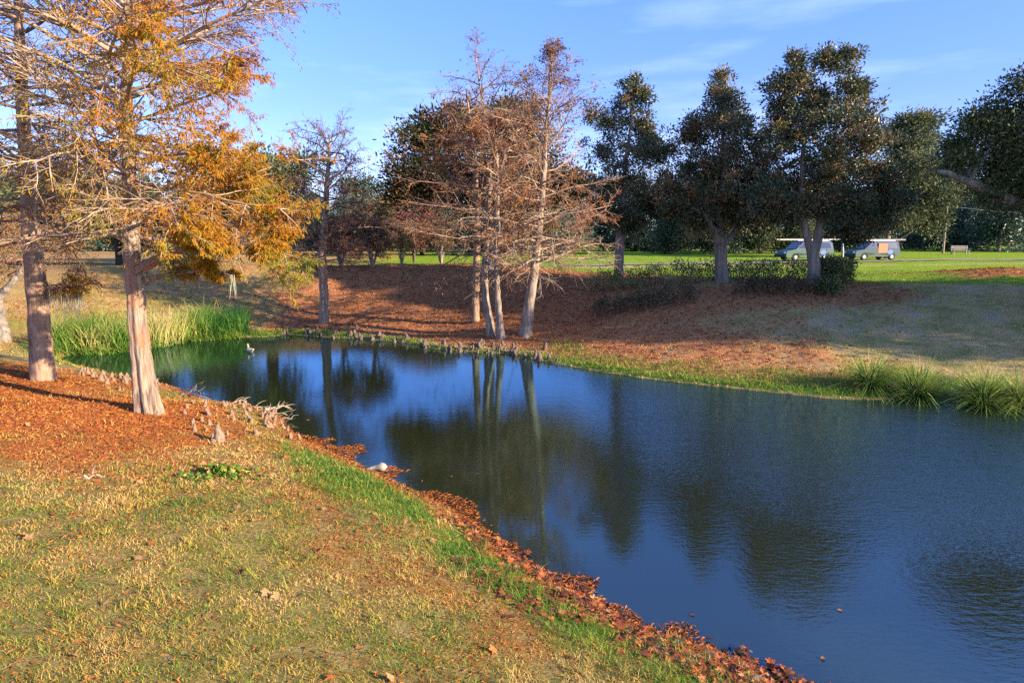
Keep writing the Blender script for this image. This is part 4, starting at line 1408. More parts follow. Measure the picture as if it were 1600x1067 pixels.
p = seg[i] * (1 - f) + seg[i + 1] * f + np.stack([rng.normal(size=n) * 0.2, rng.normal(size=n) * 0.3 - 0.15], 1)
D = unit(np.stack([rng.normal(size=n) * 0.4, rng.normal(size=n) * 0.4 - .3, np.ones(n)], 1))
bend = np.stack([rng.normal(size=n) * 0.5, -np.abs(rng.normal(size=n)) * 0.5, -np.abs(rng.normal(size=n)) * 0.3], 1)
ribbons(mb, np.column_stack([p, np.maximum(terrain(p[:, 0], p[:, 1]), -0.1)]), D, rng.uniform(0.3, 0.8, n), rng.uniform(0.01, 0.02, n), bend, np.clip(rng.normal(size=n) * 0.2 + 0.35, 0, 1), rng)
tag(mb.build('reeds', M_reed), kind='stuff')


# ------------------------------------------------------------------ ornamental grass tufts
def tuft(px, py, h, seed, label, nb=800):
    r_ = np.random.RandomState(seed)
    b = ground_px(px, py)
    b[2] -= 0.04
    a = r_.rand(nb) * 6.28
    el = np.radians(r_.uniform(5 + 18 * r_.rand(), 90, nb) ** 1.0)
    D = np.stack([np.cos(a) * np.cos(el), np.sin(a) * np.cos(el), np.sin(el)], 1)
    P = b + np.stack([np.cos(a) * 0.16 * np.sqrt(r_.rand(nb)), np.sin(a) * 0.16 * np.sqrt(r_.rand(nb)), np.zeros(nb)], 1)
    L = h * r_.uniform(0.75, 1.3, nb)
    bend = np.stack([np.cos(a) * 0.28, np.sin(a) * 0.28, -0.12 - 0.42 * np.cos(el)], 1) * r_.uniform(0.4, 1.9, (nb, 1)) + r_.normal(size=(nb, 3)) * [0.09, 0.09, 0.03]
    mb = MB()
    ribbons(mb, P, D, L, r_.uniform(0.008, 0.017, nb), bend, np.clip(r_.normal(size=nb) * 0.2 + 0.5 - 0.25 * (el < .8) + 0.5 * (r_.rand(nb) < r_.uniform(.08, .3)), 0, 1), r_, 6)
    o = mb.build('ornamental_grass', M_tuft, loc=b)
    o.location = b
    tag(o, label, 'grass tuft', 'ornamental grass tufts on the far bank')


tuft(1360, 607, 1.12, 171, 'leftmost ornamental grass tuft, set back on the bank away from the water')
tuft(1434, 625, 1.25, 172, 'grass tuft at the water edge, second along, tallest and fullest')
tuft(1536, 636, 1.2, 173, 'round grass tuft overhanging the water, third along the bank')
tuft(1596, 636, 1.15, 174, 'grass tuft cut by the right edge of the picture')


# ------------------------------------------------------------------ hedges and shrubs round the magnolias
def hedge(name, label, cat, p0, p1, width, height, ncl, per, seed, mat, leaf=0.11, tone=(0.45, 0.2), group=None, crad=0.2):
    r_ = np.random.RandomState(seed)
    p0, p1 = np.asarray(p0, float), np.asarray(p1, float)
    mid = (p0 + p1) / 2
    base = np.array([mid[0], mid[1], tz(mid[0], mid[1])])
    root = empty(name, base, label, cat, group)
    t = r_.rand(ncl)
    d = (p1 - p0) / max(np.linalg.norm(p1 - p0), 1e-6)
    nrm = np.array([-d[1], d[0]])
    side = r_.uniform(-0.5, 0.5, ncl) * width
    hh = height * (0.15 + 0.85 * r_.rand(ncl) ** 0.7) * (0.85 + 0.3 * fbm(t * 9 + seed, t * 0 + 3, 1.0, 2))
    xy = p0 + (p1 - p0) * t[:, None] + nrm * side[:, None]
    zg = terrain(xy[:, 0], xy[:, 1])
    C = np.column_stack([xy, zg + hh])
    n = ncl * per
    ci = np.repeat(np.arange(ncl), per)
    off = r_.normal(size=(n, 3)) * crad * 0.6
    D = unit(off) + r_.normal(size=(n, 3)) * 0.7 + [0, 0, 0.35]
    L = leaf * r_.uniform(0.7, 1.3, n)
    ct = r_.normal(size=ncl) * tone[1] + tone[0]
    mb = MB()
    leaves(mb, C[ci] + off, D, L, L * 0.5, r_, np.clip(ct[ci] + r_.normal(size=n) * 0.2, 0, 1))
    mb.build('foliage', mat, root, loc=base)
    sb = MB()
    k = ncl // 2
    S = np.column_stack([xy[:k], zg[:k] - 0.05])
    s = np.linspace(0, 1, 4)[None, :, None]
    P = S[:, None] * (1 - s) + C[:k, None] * s + r_.normal(size=(k, 4, 3)) * 0.05
    tubes(sb, P, np.full((k, 1), 0.014) * np.linspace(1, 0.5, 4), 4)
    sb.build('stems', M_twig_brown, root, loc=base)


def xs_(px, d):
    return (px - 800) / FPX * d


hedge('clipped_hedge', 'long clipped hedge running behind the magnolia trunks, yellow green as if sunlit', 'hedge', (xs_(922, 34.6), 34.6), (xs_(1318, 34.6), 34.6), 1.2, 0.85, 480, 18, 401, M_hedge, tone=(0.68, 0.2))  # leaf tone raised toward yellow in place of sunlight
hedge('clipped_hedge', 'square clipped hedge end just right of the forked magnolia', 'hedge', (xs_(1300, 30.6), 30.6), (xs_(1312, 33.6), 33.6), 1.2, 1.0, 230, 26, 402, M_hedge, tone=(0.3, 0.2))
hedge('low_shrub', 'sparse low shrubs at the foot of the leftmost magnolia', 'shrub', (xs_(930, 30.8), 30.8), (xs_(1085, 30.6), 30.6), 1.3, 0.65, 170, 18, 403, M_brown_green, tone=(0.35, 0.25))
hedge('low_shrub', 'sparse twiggy shrubs between the middle and forked magnolias', 'shrub', (xs_(1150, 30.4), 30.4), (xs_(1262, 30.0), 30.0), 1.2, 0.7, 150, 18, 404, M_brown_green, tone=(0.35, 0.25))
hedge('low_shrub', 'small shrub close against the base of the forked magnolia on its right', 'shrub', (xs_(1282, 29.4), 29.4), (xs_(1308, 29.6), 29.6), 0.9, 0.6, 70, 20, 405, M_hedge, tone=(0.25, 0.2))
hedge('low_shrub', 'dark low shrub on the crest behind the big cypress foliage', 'shrub', (xs_(268, 45), 45), (xs_(322, 45), 45), 1.4, 1.0, 160, 24, 406, M_screen, leaf=0.16)


# ------------------------------------------------------------------ small trees and shrubs on the lawn behind
def myrtle(px, py, h, seed, label, leafm_=None, mat=None, spread=0.5, d=None):
    b = ground_px(px, py) if d is None else np.array([xs_(px, d), d, tz(xs_(px, d), d)])
    r_ = np.random.RandomState(seed)
    st = []
    for k in range(4):
        a = k * 1.6 + r_.rand()
        o = np.array([math.cos(a), math.sin(a), 0])
        st.append(([b - [0, 0, .1], b + o * 0.25 + [0, 0, h * .25], b + o * spread * h * 0.35 + [0, 0, h * .6], b + o * spread * h * 0.55 + [0, 0, h * 0.9]], [0.09, 0.07, 0.05, 0.015]))
    bare_tree('crape_myrtle', label, 'tree', st, seed, 15, lambda t: h * 0.36 * (1.1 - t * 0.5), lambda t: 28, mat or M_twig_brown, M_bark_grey, M_brown_green,
              leafm_ or (lambda P, r: (np.full(len(P), 1.0), np.clip(0.5 + r.normal(size=len(P)) * 0.25, 0, 1))), n2=7, n3=4, tmin=0.35, r1=0.04, twig_r=0.016, sides=7,
              leaf_len=(0.15, 0.28))


myrtle(533, 416, 3.4, 501, 'bare multi-stemmed small tree on the crest just right of the lone cypress')
myrtle(582, 418, 3.2, 502, 'bare multi-stemmed small tree on the crest, midway between lone cypress and clump')
myrtle(628, 412, 3.6, 503, 'bare multi-stemmed small tree just left of the bare clump')
myrtle(690, 409, 3.6, 504, 'bare small tree half hidden behind the bare clump', d=55)


def round_tree(px, d, h, w_, seed, label, mat, name='shade_tree', bark=None, tr=0.22, low=0.3, ncl=260, leaf=0.32):
    x_ = xs_(px, d)
    b = np.array([x_, d, tz(x_, d)])
    r_ = np.random.RandomState(seed)
    st = ([b - [0, 0, .2], b + [0, 0, h * .25], b + [0.1, 0, h * .5], b + [0.15, 0.1, h * .85]], [tr * 1.25, tr, tr * 0.7, tr * .2])
    lb = []
    for k in range(14):
        a = r_.rand() * 6.28
        q = w_ * 0.66 * math.sqrt(r_.rand())
        zz = h * r_.uniform(low, 0.86)
        lb.append((b + [q * math.cos(a), q * math.sin(a), zz], w_ * r_.uniform(0.28, 0.45) * (1.1 - 0.45 * zz / h)))
    return leafy(name, label, 'tree', b, [st], lb, seed, ncl, 60, leaf, 0.8, bark or M_bark_dark, mat, shell=0.3, tone=(0.45, 0.25))


round_tree(592, 78, 7.0, 4.6, 511, 'rounded brownish green tree far behind, left of the evergreen oak', M_brown_green)
round_tree(648, 60, 4.6, 2.0, 512, 'small tree with red leaves behind the left of the bare clump', M_red_leaf, name='red_leaf_tree', tr=0.12, ncl=60, leaf=0.24)
round_tree(420, 47, 8.5, 5.0, 513, 'stout dark oak trunk seen under the golden foliage on the crest', M_oak, name='live_oak', tr=0.38, low=0.36)
round_tree(330, 62, 7.0, 5.0, 514, 'dark oak on the lawn behind the big golden cypress', M_oak, name='live_oak')
round_tree(190, 52, 7.5, 5.2, 515, 'dark oak glimpsed between the two near cypresses', M_oak, name='live_oak')
round_tree(60, 56, 8.0, 5.5, 516, 'dark oak behind the second cypress', M_oak, name='live_oak')
round_tree(-90, 40, 7.5, 5.0, 517, 'dark oak beyond the left edge reeds', M_oak, name='live_oak')
round_tree(735, 82, 7.0, 5.0, 518, 'dark tree far behind the clump of four', M_screen)
round_tree(660, 84, 6.0, 4.5, 530, 'dark tree far behind, left of the clump trunks', M_brown_green)
round_tree(815, 80, 6.0, 4.5, 531, 'dark tree far behind, right of the clump trunks', M_brown_green)
round_tree(880, 90, 7.0, 5.0, 532, 'dark tree far behind, between clump and leftmost magnolia', M_screen)
round_tree(520, 88, 6.5, 5.0, 519, 'dark tree far behind the lone cypress', M_screen)


# ------------------------------------------------------------------ spanish moss
def moss(px, py, d, length, seed, label, n=90, w_=0.05):
    r_ = np.random.RandomState(seed)
    b = at_d(px, py, d)
    P = b + r_.normal(size=(n, 3)) * [w_, w_, 0.02]
    D = unit(np.stack([r_.normal(size=n) * 0.12, r_.normal(size=n) * 0.12, -np.ones(n)], 1))
    mb = MB()
    ribbons(mb, P, D, length * r_.uniform(0.35, 1.05, n), np.full(n, 0.006), r_.normal(size=(n, 3)) * [0.06, 0.06, 0], np.clip(r_.rand(n), 0, 1), r_, 5)
    o = mb.build('spanish_moss', M_moss, loc=b)
    o.location = b
    tag(o, label, 'moss')


moss(84, 446, 18.2, 0.75, 521, 'broad grey moss hanging nearest the second cypress trunk', 150, 0.07)
moss(99, 446, 18.25, 0.95, 522, 'thin slanting strand of grey moss between two broader hanging pieces', 40, 0.025)
moss(116, 447, 18.3, 0.98, 523, 'broad grey moss hanging at the tip of the bare limb', 140, 0.06)
moss(362, 432, 14.6, 0.5, 524, 'single pale strand of moss hanging alone under the golden foliage', 60, 0.018)


# ------------------------------------------------------------------ driftwood, stone, stick
def stick(pts, r0, label, group, name='driftwood_branch', forks=3, seed=0):
    r_ = np.random.RandomState(seed)
    P = interp_path(np.array(pts, float), np.linspace(0, 1, 9))
    P[1:-1] += r_.normal(size=(7, 3)) * 0.025
    mb = MB()
    tubes(mb, P[None], (r0 * np.linspace(1, 0.35, 9))[None], 6, cap=True)
    par, s2, d2, t2 = sub(r_, P[None], forks, 0.25, 0.9, (30, 60), 0.6)
    d2[:, 2] = np.abs(d2[:, 2]) * 0.4
    B2 = grow(r_, s2, d2, np.full(forks, 0.35) * r_.uniform(0.5, 1.3, forks), 5, 0.03, 0.2)
    tubes(mb, B2, np.full((forks, 1), r0 * 0.5) * np.linspace(1, 0.3, 5), 5)
    o = mb.build(name, M_drift, smooth=True, loc=P[0])
    o.location = P[0]
    tag(o, label, 'branch', group)


rng = np.random.RandomState(181)
for i in range(9):
    px, py = rng.uniform(376, 420), rng.uniform(644, 656)
    a = at_z(px, py, 0.06 + rng.rand() * 0.08)
    b = at_z(px + rng.uniform(25, 48), py - rng.uniform(-3, 11), 0.03 + rng.rand() * 0.12)
    stick([a, (a + b) / 2 + [0, 0, rng.rand() * 0.12], b], 0.022, 'bleached branch in the driftwood heap on the near shore spit', 'driftwood heap on the near shore', seed=600 + i)
stick([at_z(436, 658, 0.03), at_z(452, 652, 0.10), at_z(466, 648, 0.17)], 0.02, 'pale branch slanting out of the water past the driftwood heap', None, seed=620, forks=1)
stick([at_z(352, 633, 0.08), at_z(372, 627, 0.16), at_z(392, 632, 0.08)], 0.024, 'arched bleached branch at the shore left of the driftwood heap', None, seed=621)
for i in range(6):
    px, py = rng.uniform(278, 300), rng.uniform(606, 618)
    a = at_z(px, py, 0.1)
    b = at_z(px + rng.uniform(8, 24), py - rng.uniform(-6, 16), 0.2 + rng.rand() * 0.25)
    stick([a, (a + b) / 2 + [0, 0, 0.05], b], 0.016, 'dead twig sticking up at the shore right of the big trunk', 'dead twigs beside the big trunk', seed=630 + i, forks=2)
a = ground_px(133, 749)
stick([a + [-.12, 0, .02], a + [0.08, 0, 0.05], a + [0.28, 0.02, 0.03]], 0.03, 'short white stick lying alone on the needle litter', None, seed=640, forks=1)
rng2 = np.random.RandomState(190)
SB = at_z(596, 738, 0.0)
mb = MB()
n = 9
t = np.linspace(0, 1, n)
P = np.stack([SB[0] - 0.30 + 0.42 * t, SB[1] + 0.02 * np.sin(t * 3), 0.07 + 0.05 * t], 1)
R = np.interp(t, [0, 0.1, 0.45, 0.75, 0.93, 1], [0.01, 0.03, 0.05, 0.085, 0.06, 0.005])
tubes(mb, P[None], R[None], 12, flute=1 + rng2.normal(size=(1, n, 12)) * 0.05)
o = mb.build('river_stone', M_stone, smooth=True, loc=SB)
o.location = SB
tag(o, 'smooth pale club-shaped stone lying at the water edge among red needles', 'stone')

# ------------------------------------------------------------------ duck
DB = at_z(391, 550, 0.0)
root = empty('duck', DB, 'small duck swimming near the reeds on the calm end of the pond', 'duck')
dpath = np.array([(-0.30, 0, 0.15), (-0.22, 0, 0.11), (-0.10, 0, 0.07), (0.05, 0, 0.06), (0.16, 0, 0.09), (0.21, 0, 0.16), (0.215, 0, 0.23), (0.23, 0, 0.28), (0.27, 0, 0.29), (0.30, 0, 0.28), (0.35, 0, 0.27)])
drad = np.array([0.012, 0.05, 0.095, 0.105, 0.085, 0.05, 0.038, 0.045, 0.042, 0.022, 0.012])
ca, sa = math.cos(2.3), math.sin(2.3)
dp = np.stack([dpath[:, 0] * ca - dpath[:, 1] * sa, dpath[:, 0] * sa + dpath[:, 1] * ca, dpath[:, 2]], 1) + DB
M_duck = plain('duck_feathers', (0.30, 0.22, 0.16), 0.8, var=0.5, scale=14)
M_duck_w = plain('pale_wing_feathers', (0.62, 0.56, 0.46), 0.8, var=0.2)
M_bill = plain('duck_bill', (0.5, 0.3, 0.08), 0.5)
mb = MB()
tubes(mb, interp_path(dp, np.linspace(0, 0.93, 22))[None], np.interp(np.linspace(0, 0.93, 22), np.concatenate([[0], np.cumsum(np.linalg.norm(np.diff(dp, axis=0), axis=1))]) / np.linalg.norm(np.diff(dp, axis=0), axis=1).sum(), drad)[None], 12, cap=True)
mb.build('body', M_duck, root, True, DB)
mb = MB()
tubes(mb, dp[[8, 9, 10]][None], np.array([[0.03, 0.022, 0.01]]), 8, cap=True)
mb.build('bill', M_bill, root, True, DB)
for sgn in (-1, 1):
    mb = MB()
    nv = np.array([-sa, ca, 0]) * sgn * 0.075
    q = dp[[1, 2, 3, 4]] + nv * np.array([[0.5], [1], [1], [0.8]]) + [0, 0, 0.035]
    tubes(mb, q[None], np.array([[0.01, 0.045, 0.05, 0.015]]), 8, cap=True)
    mb.build('wing', M_duck_w, root, True, DB)

# ------------------------------------------------------------------ vans, ladders, post, bench, fence, power line
M_glass = plain('dark_glass', (0.02, 0.03, 0.05), 0.08, spec=0.8)
M_tyre = plain('tyre_rubber', (0.02, 0.02, 0.02), 0.9)
M_rim = plain('alloy_rim', (0.25, 0.25, 0.26), 0.6, 0.3)
M_alu = plain('aluminium', (0.75, 0.75, 0.74), 0.4, 0.5)
M_white = plain('white_paint', (0.30, 0.30, 0.29), 0.5)
M_wood = plain('weathered_white_wood', (0.26, 0.24, 0.21), 0.8, var=0.2)
M_orange = plain('orange_livery', (0.30, 0.11, 0.04), 0.45)
M_lamp = plain('lamp_lens', (0.8, 0.75, 0.6), 0.2)
M_blue = plain('blue_livery', (0.05, 0.13, 0.50), 0.45)


def extrude(mb, prof, y0, y1, tuck=0.0, hmin=0.0, hmax=1.0, mat=0):
    """side outline (x,z) swept from y0 to y1, upper part tucked in; closed with fans"""
    prof = np.asarray(prof, float)
    n = len(prof)
    tt = np.clip((prof[:, 1] - hmin) / (hmax - hmin), 0, 1) * tuck
    A = np.stack([prof[:, 0], y0 + tt, prof[:, 1]], 1)
    B = np.stack([prof[:, 0], y1 - tt, prof[:, 1]], 1)
    i = np.arange(n)
    j = (i + 1) % n
    mb.add(np.vstack([A, B]), np.stack([i, j, n + j, n + i], 1), mat=mat)
    for S, f in ((A, 1), (B, -1)):
        c = S.mean(0)
        tr = np.stack([i, j, np.full(n, n)], 1)
        mb.add(np.vstack([S, c]), t=tr if f < 0 else tr[:, ::-1], mat=mat)


def arc(cx, cz, r_, a0, a1, n=7):
    return [(cx + r_ * math.cos(RA(a0 + (a1 - a0) * k / (n - 1))), cz + r_ * math.sin(RA(a0 + (a1 - a0) * k / (n - 1)))) for k in range(n)]


def van(loc, rz, body_mat, low_mat, label, group):
    root = empty('work_van', loc, label, 'van', group)
    root.rotation_euler = (0, 0, rz)
    wheels = (-1.55, 1.45)
    lower = [(-2.45, 0.32), (-2.5, 0.62), (-2.42, 0.86), (-1.55, 1.02)] + [(2.28, 1.02), (2.36, 0.8), (2.34, 0.34)] \
        + arc(wheels[1], 0.33, 0.40, 0, 180) + arc(wheels[0], 0.33, 0.40, 0, 180)
    mb = MB()
    extrude(mb, lower, -0.9, 0.9)
    mb.build('body', low_mat, root)
    upper = [(-1.55, 1.022), (-0.72, 1.66), (-0.45, 1.74), (2.02, 1.76), (2.2, 1.62), (2.28, 1.022)]
    mb = MB()
    extrude(mb, upper, -0.9, 0.9, 0.16, 1.02, 1.76)
    mb.build('cabin', body_mat, root)
    # glazing, each pane slightly proud of the tucked side
    def pane(poly, side):
        m_ = MB()
        P = []
        for (x_, z_) in poly:
            tk = (z_ - 1.02) / 0.74 * 0.16
            P.append([x_, side * (0.906 - tk), z_])
        P = np.array(P)
        Q = P - [0, side * 0.02, 0]
        n_ = len(P)
        i = np.arange(n_)
        j = (i + 1) % n_
        m_.add(np.vstack([P, Q]), np.stack([i, j, n_ + j, n_ + i], 1))
        m_.add(P, t=[[0, k, k + 1] for k in range(1, n_ - 1)])
        m_.build('side_window', M_glass, root)
    for s in (-1, 1):
        pane([(-1.32, 1.1), (-0.68, 1.58), (-0.12, 1.62), (-0.12, 1.1)], s)
        pane([(1.0, 1.1), (1.0, 1.62), (1.9, 1.62), (2.06, 1.1)], s)
        m_ = MB()
        boxq(m_, (0.42, s * 0.875, 1.12), (1.0, 0.075, 0.9))
        m_.build('livery_panel', M_orange, root)
        m_ = MB()
        c = np.array([[1.25, s * 0.908, 0.8]])
        ring = np.array([[1.25 + 0.3 * math.cos(k * 0.524), s * 0.908, 0.75 + 0.22 * math.sin(k * 0.524)] for k in range(12)])
        m_.add(np.vstack([ring, ring - [0, s * 0.02, 0]]), [[k, (k + 1) % 12, 12 + (k + 1) % 12, 12 + k] for k in range(12)])
        m_.add(ring, t=[[0, k, k + 1] for k in range(1, 11)])
        m_.build('livery_roundel', M_blue, root)
        m_ = MB()
        boxq(m_, (-2.44, s * 0.66, 0.74), (0.1, 0.3, 0.14))
        m_.build('headlight', M_lamp, root)
        m_ = MB()
        boxq(m_, (0.8, s * 0.55, 1.82), (2.4, 0.04, 0.04))
        boxq(m_, (-0.2, s * 0.55, 1.78), (0.05, 0.05, 0.08))
        boxq(m_, (1.7, s * 0.55, 1.78), (0.05, 0.05, 0.08))
        m_.build('roof_rail', M_alu, root)
    m_ = MB()
    nx, nz = 0.61, 0.79
    a = np.array([-1.46, 1.09]) + np.array([-nx, nz]) * 0.006
    b = np.array([-0.78, 1.615]) + np.array([-nx, nz]) * 0.006
    m_.add([[a[0], -0.84, a[1]], [a[0], 0.84, a[1]], [b[0], 0.72, b[1]], [b[0], -0.72, b[1]]], [[0, 1, 2, 3]])
    m_.build('windscreen', M_glass, root)
    m_ = MB()
    boxq(m_, (-2.5, 0, 0.42), (0.12, 1.7, 0.2))
    m_.build('bumper', M_tyre, root)
    for wx_ in wheels:
        for s in (-1, 1):
            m_ = MB()
            P = np.array([[wx_, s * 0.68, 0.33], [wx_, s * 0.72, 0.33], [wx_, s * 0.86, 0.33], [wx_, s * 0.9, 0.33]])
            tubes(m_, P[None], np.array([[0.29, 0.33, 0.33, 0.29]]), 18, cap=True)
            wo_ = m_.build('wheel', M_tyre, root)
            m_ = MB()
            P = np.array([[wx_, s * 0.85, 0.33], [wx_, s * 0.915, 0.33]])
            tubes(m_, P[None], np.array([[0.2, 0.18]]), 14, cap=True)
            m_.build('rim', M_rim, wo_)
    return root


def ladder(loc, rz, length, label, mat):
    root = empty('ladder', loc, label, 'ladder', 'ladders on the vans')
    root.rotation_euler = (0, 0, rz)
    for s in (-1, 1):
        m_ = MB()
        boxq(m_, (0, s * 0.24, 0.05), (length, 0.06, 0.12))
        m_.build('rail', mat, root)
    m_ = MB()
    k = int(length / 0.3)
    for i in range(k):
        boxq(m_, (-length / 2 + 0.2 + i * 0.3, 0, 0.05), (0.04, 0.44, 0.04))
    m_.build('rungs', mat, root)


M_vb1 = plain('pale_blue_paint', (0.06, 0.085, 0.18), 0.62, var=0.04, spec=0.2)
M_vl1 = plain('teal_paint', (0.06, 0.11, 0.085), 0.62, var=0.05, spec=0.2)
M_vb2 = plain('deep_blue_paint', (0.025, 0.032, 0.10), 0.62, var=0.05, spec=0.2)
M_vl2 = plain('teal_grey_paint', (0.05, 0.085, 0.08), 0.62, var=0.05, spec=0.2)
for px, lab, b1, b2, ll, lm_, off in (
        (1254, 'pale blue and teal work van with an orange panel, parked behind the forked magnolia', M_vb1, M_vl1, 'long white ladder on the pale blue van', M_white, 0.1),
        (1358, 'deep blue work van with an orange panel, parked on the road before the pale oak', M_vb2, M_vl2, 'long dull grey ladder on the deep blue van', plain('dull_aluminium', (0.16, 0.15, 0.17), 0.5), 0.2)):
    d_ = 62.5 if px < 1300 else 65.2
    X_ = xs_(px, d_)
    l_ = Vector((X_, d_, tz(X_, d_) + 0.05))
    van(l_, 0.22, b1, b2, lab, 'work vans parked on the road')
    ladder(l_ + Vector((0.3, off * 0.3, 1.84)), 0.22, 6.2, ll, lm_)

pb = np.array([xs_(1312, 62.5), 62.5, 0.0])
pb[2] = tz(pb[0], pb[1])
root = empty('marker_post', pb, 'slim white marker post on a dark foot between the two vans', 'post')
mb = MB()
tubes(mb, np.array([[pb + [0.05, 0, 0.1], pb + [0.03, 0, 0.9], pb + [0, 0, 1.5], pb + [-0.02, 0, 1.6]]]), np.array([[0.13, 0.11, 0.09, 0.05]]), 8, cap=True)
mb.build('post', M_white, root, True, pb)
mb = MB()
boxq(mb, pb + [-0.1, 0, 0.08], (0.8, 0.6, 0.2))
mb.build('foot', M_bark_dark, root, False, pb)

bb = ground_px(1495, 396.5)
bb = np.array([xs_(1495, 84), 84, tz(xs_(1495, 84), 84)])
root = empty('park_bench', bb, 'pale slatted bench facing the lawn in front of the dark leafy screen', 'bench')
mb = MB()
for k in range(4):
    boxq(mb, bb + [0, -0.22 + 0.14 * k, 0.48], (2.1, 0.11, 0.04))
mb.build('seat', M_wood, root, False, bb)
mb = MB()
for k in range(3):
    boxq(mb, bb + [0, 0.26 + 0.03 * k, 0.66 + 0.19 * k], (2.1, 0.04, 0.12))
mb.build('backrest', M_wood, root, False, bb)
for s in (-1, 1):
    for yy, hh in ((-0.2, 0.46), (0.3, 1.1)):
        mb = MB()
        boxq(mb, bb + [s * 0.92, yy, hh / 2], (0.09, 0.09, hh))
        mb.build('leg', M_wood, root, False, bb)
    mb = MB()
    boxq(mb, bb + [s * 0.95, 0.02, 0.7], (0.09, 0.6, 0.05))
    mb.build('armrest', M_wood, root, False, bb)

fa, fb = np.array([xs_(262, 72), 72.0]), np.array([xs_(440, 70), 70.0])
fm = (fa + fb) / 2
fbase = np.array([fm[0], fm[1], tz(*fm)])
root = empty('rail_fence', fbase, 'white three-rail fence at the back of the lawn under the golden foliage', 'fence')
nP = 9
pp = [fa + (fb - fa) * k / (nP - 1) for k in range(nP)]
pz = [tz(*p) for p in pp]
for p, z_ in zip(pp, pz):
    mb = MB()
    boxq(mb, (p[0], p[1], z_ + 0.62), (0.13, 0.13, 1.3))
    mb.build('post', M_white, root, False, fbase)
for hh in (0.35, 0.75, 1.12):
    mb = MB()
    for k in range(nP - 1):
        a = np.array([*pp[k], pz[k] + hh])
        b = np.array([*pp[k + 1], pz[k + 1] + hh])
        s = np.array([0, -0.09, 0])
        V = [a + s + [0, 0, -.07], a + s + [0, 0, .07], b + s + [0, 0, .07], b + s + [0, 0, -.07]]
        V2 = [v + np.array([0, 0.03, 0]) for v in V]
        mb.add(np.array(V + V2), [[0, 1, 2, 3], [7, 6, 5, 4], [0, 4, 5, 1], [1, 5, 6, 2], [2, 6, 7, 3], [3, 7, 4, 0]])
    mb.build('rail', M_white, root, False, fbase)

ub = np.array([xs_(1468, 92), 92.0, 0])
ub[2] = tz(ub[0], ub[1])
root = empty('utility_pole', ub, 'wooden utility pole half hidden in the leaves above the bench', 'utility pole')
mb = MB()
tubes(mb, np.array([[ub, ub + [0, 0, 5], ub + [0, 0, 9.5]]]), np.array([[0.16, 0.14, 0.11]]), 10, cap=True)
mb.build('pole', M_bark_far, root, True, ub)
mb = MB()
boxq(mb, ub + [0, -0.16, 9.0], (2.2, 0.12, 0.14))
mb.build('crossarm', M_bark_far, root, False, ub)
for k, (z0, xe, ze, lab) in enumerate(((9.08, 76.0, 10.2, 'upper thin power line sagging away from the utility pole'), (6.2, 76.0, 6.6, 'lower thin power line sagging away from the utility pole'))):
    mb = MB()
    t = np.linspace(0, 1, 24)
    yo = -0.16
    P = np.stack([ub[0] - 34 + t * 68, np.full(24, ub[1] + yo - (0.0 if k == 0 else 0.0)), ub[2] + z0 - 0.5 + 0.5 * np.abs(np.abs(t - 0.5) * 2 * 2 - 1) ** 2 * 1.0], 1)
    P[:, 2] = ub[2] + z0 - 1.1 * (1 - (2 * np.abs(np.abs(t - 0.5) * 2 - 0.5)) ** 2)
    tubes(mb, P[None], np.full((1, 24), 0.016), 5)
    o = mb.build('power_line', M_rim, loc=P[0])
    o.location = P[0]
    tag(o, lab, 'power line')


# ------------------------------------------------------------------ camera, sun, sky
cam = bpy.data.cameras.new('camera')
cam.lens = 24.0
cam.sensor_width = 36.0
cam.clip_end = 3000
co = bpy.data.objects.new('camera', cam)
co.location = (0, 0, CAMZ)
co.rotation_euler = (math.pi / 2 - PITCH, 0, 0)
COL.objects.link(co)
scene.camera = co

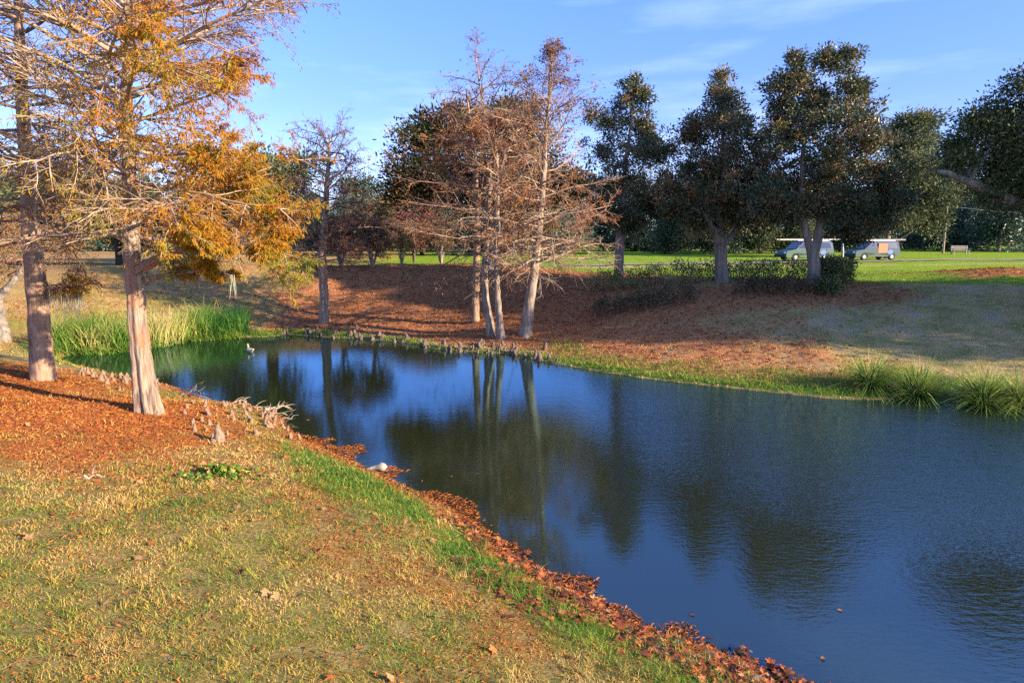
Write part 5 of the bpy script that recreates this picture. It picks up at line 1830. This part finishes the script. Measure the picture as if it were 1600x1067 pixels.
SUN_EL = RA(18)
SUN_AZ = math.atan2(0.90, -0.43)       # from +y towards +x
sun_dir = Vector((math.sin(SUN_AZ) * math.cos(SUN_EL), math.cos(SUN_AZ) * math.cos(SUN_EL), math.sin(SUN_EL)))
sl = bpy.data.lights.new('sun', 'SUN')
sl.energy = 4.2
sl.angle = RA(0.5)
sl.color = (1.0, 0.81, 0.57)
so_ = bpy.data.objects.new('sun', sl)
so_.rotation_euler = sun_dir.to_track_quat('Z', 'Y').to_euler()
so_.location = (30, -10, 30)
COL.objects.link(so_)

w = bpy.data.worlds.new('World')
scene.world = w
w.use_nodes = True
nt = w.node_tree
nt.nodes.clear()
wo = N(nt, 'ShaderNodeOutputWorld')
bg = N(nt, 'ShaderNodeBackground')
sk = N(nt, 'ShaderNodeTexSky')
sk.sky_type = 'NISHITA'
sk.sun_disc = False
sk.sun_elevation = SUN_EL
sk.sun_rotation = SUN_AZ
sk.air_density = 1.0
sk.dust_density = 0.25
sk.ozone_density = 4.5
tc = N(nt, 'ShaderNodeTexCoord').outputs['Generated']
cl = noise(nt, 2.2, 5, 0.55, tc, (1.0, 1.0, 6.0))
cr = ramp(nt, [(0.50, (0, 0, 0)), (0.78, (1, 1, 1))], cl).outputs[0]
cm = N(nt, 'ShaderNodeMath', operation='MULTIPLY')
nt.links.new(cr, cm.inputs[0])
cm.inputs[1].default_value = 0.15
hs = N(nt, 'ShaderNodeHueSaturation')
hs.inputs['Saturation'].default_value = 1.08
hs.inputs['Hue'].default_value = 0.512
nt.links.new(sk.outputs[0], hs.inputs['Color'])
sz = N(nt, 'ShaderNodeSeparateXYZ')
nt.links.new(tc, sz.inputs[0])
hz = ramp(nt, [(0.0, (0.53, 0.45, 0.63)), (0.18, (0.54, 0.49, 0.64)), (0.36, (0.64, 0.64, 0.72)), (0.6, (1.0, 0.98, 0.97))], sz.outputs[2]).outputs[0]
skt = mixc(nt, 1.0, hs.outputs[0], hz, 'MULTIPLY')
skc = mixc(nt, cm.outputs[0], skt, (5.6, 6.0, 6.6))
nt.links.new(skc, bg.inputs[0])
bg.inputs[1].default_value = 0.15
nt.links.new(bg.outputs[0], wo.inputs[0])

scene.view_settings.view_transform = 'Standard'
scene.view_settings.look = 'None'
scene.view_settings.exposure = 1.85
scene.view_settings.gamma = 1.0
scene.render.engine = 'CYCLES'
scene.cycles.max_bounces = 6
scene.cycles.transparent_max_bounces = 8
scene.cycles.use_denoising = False
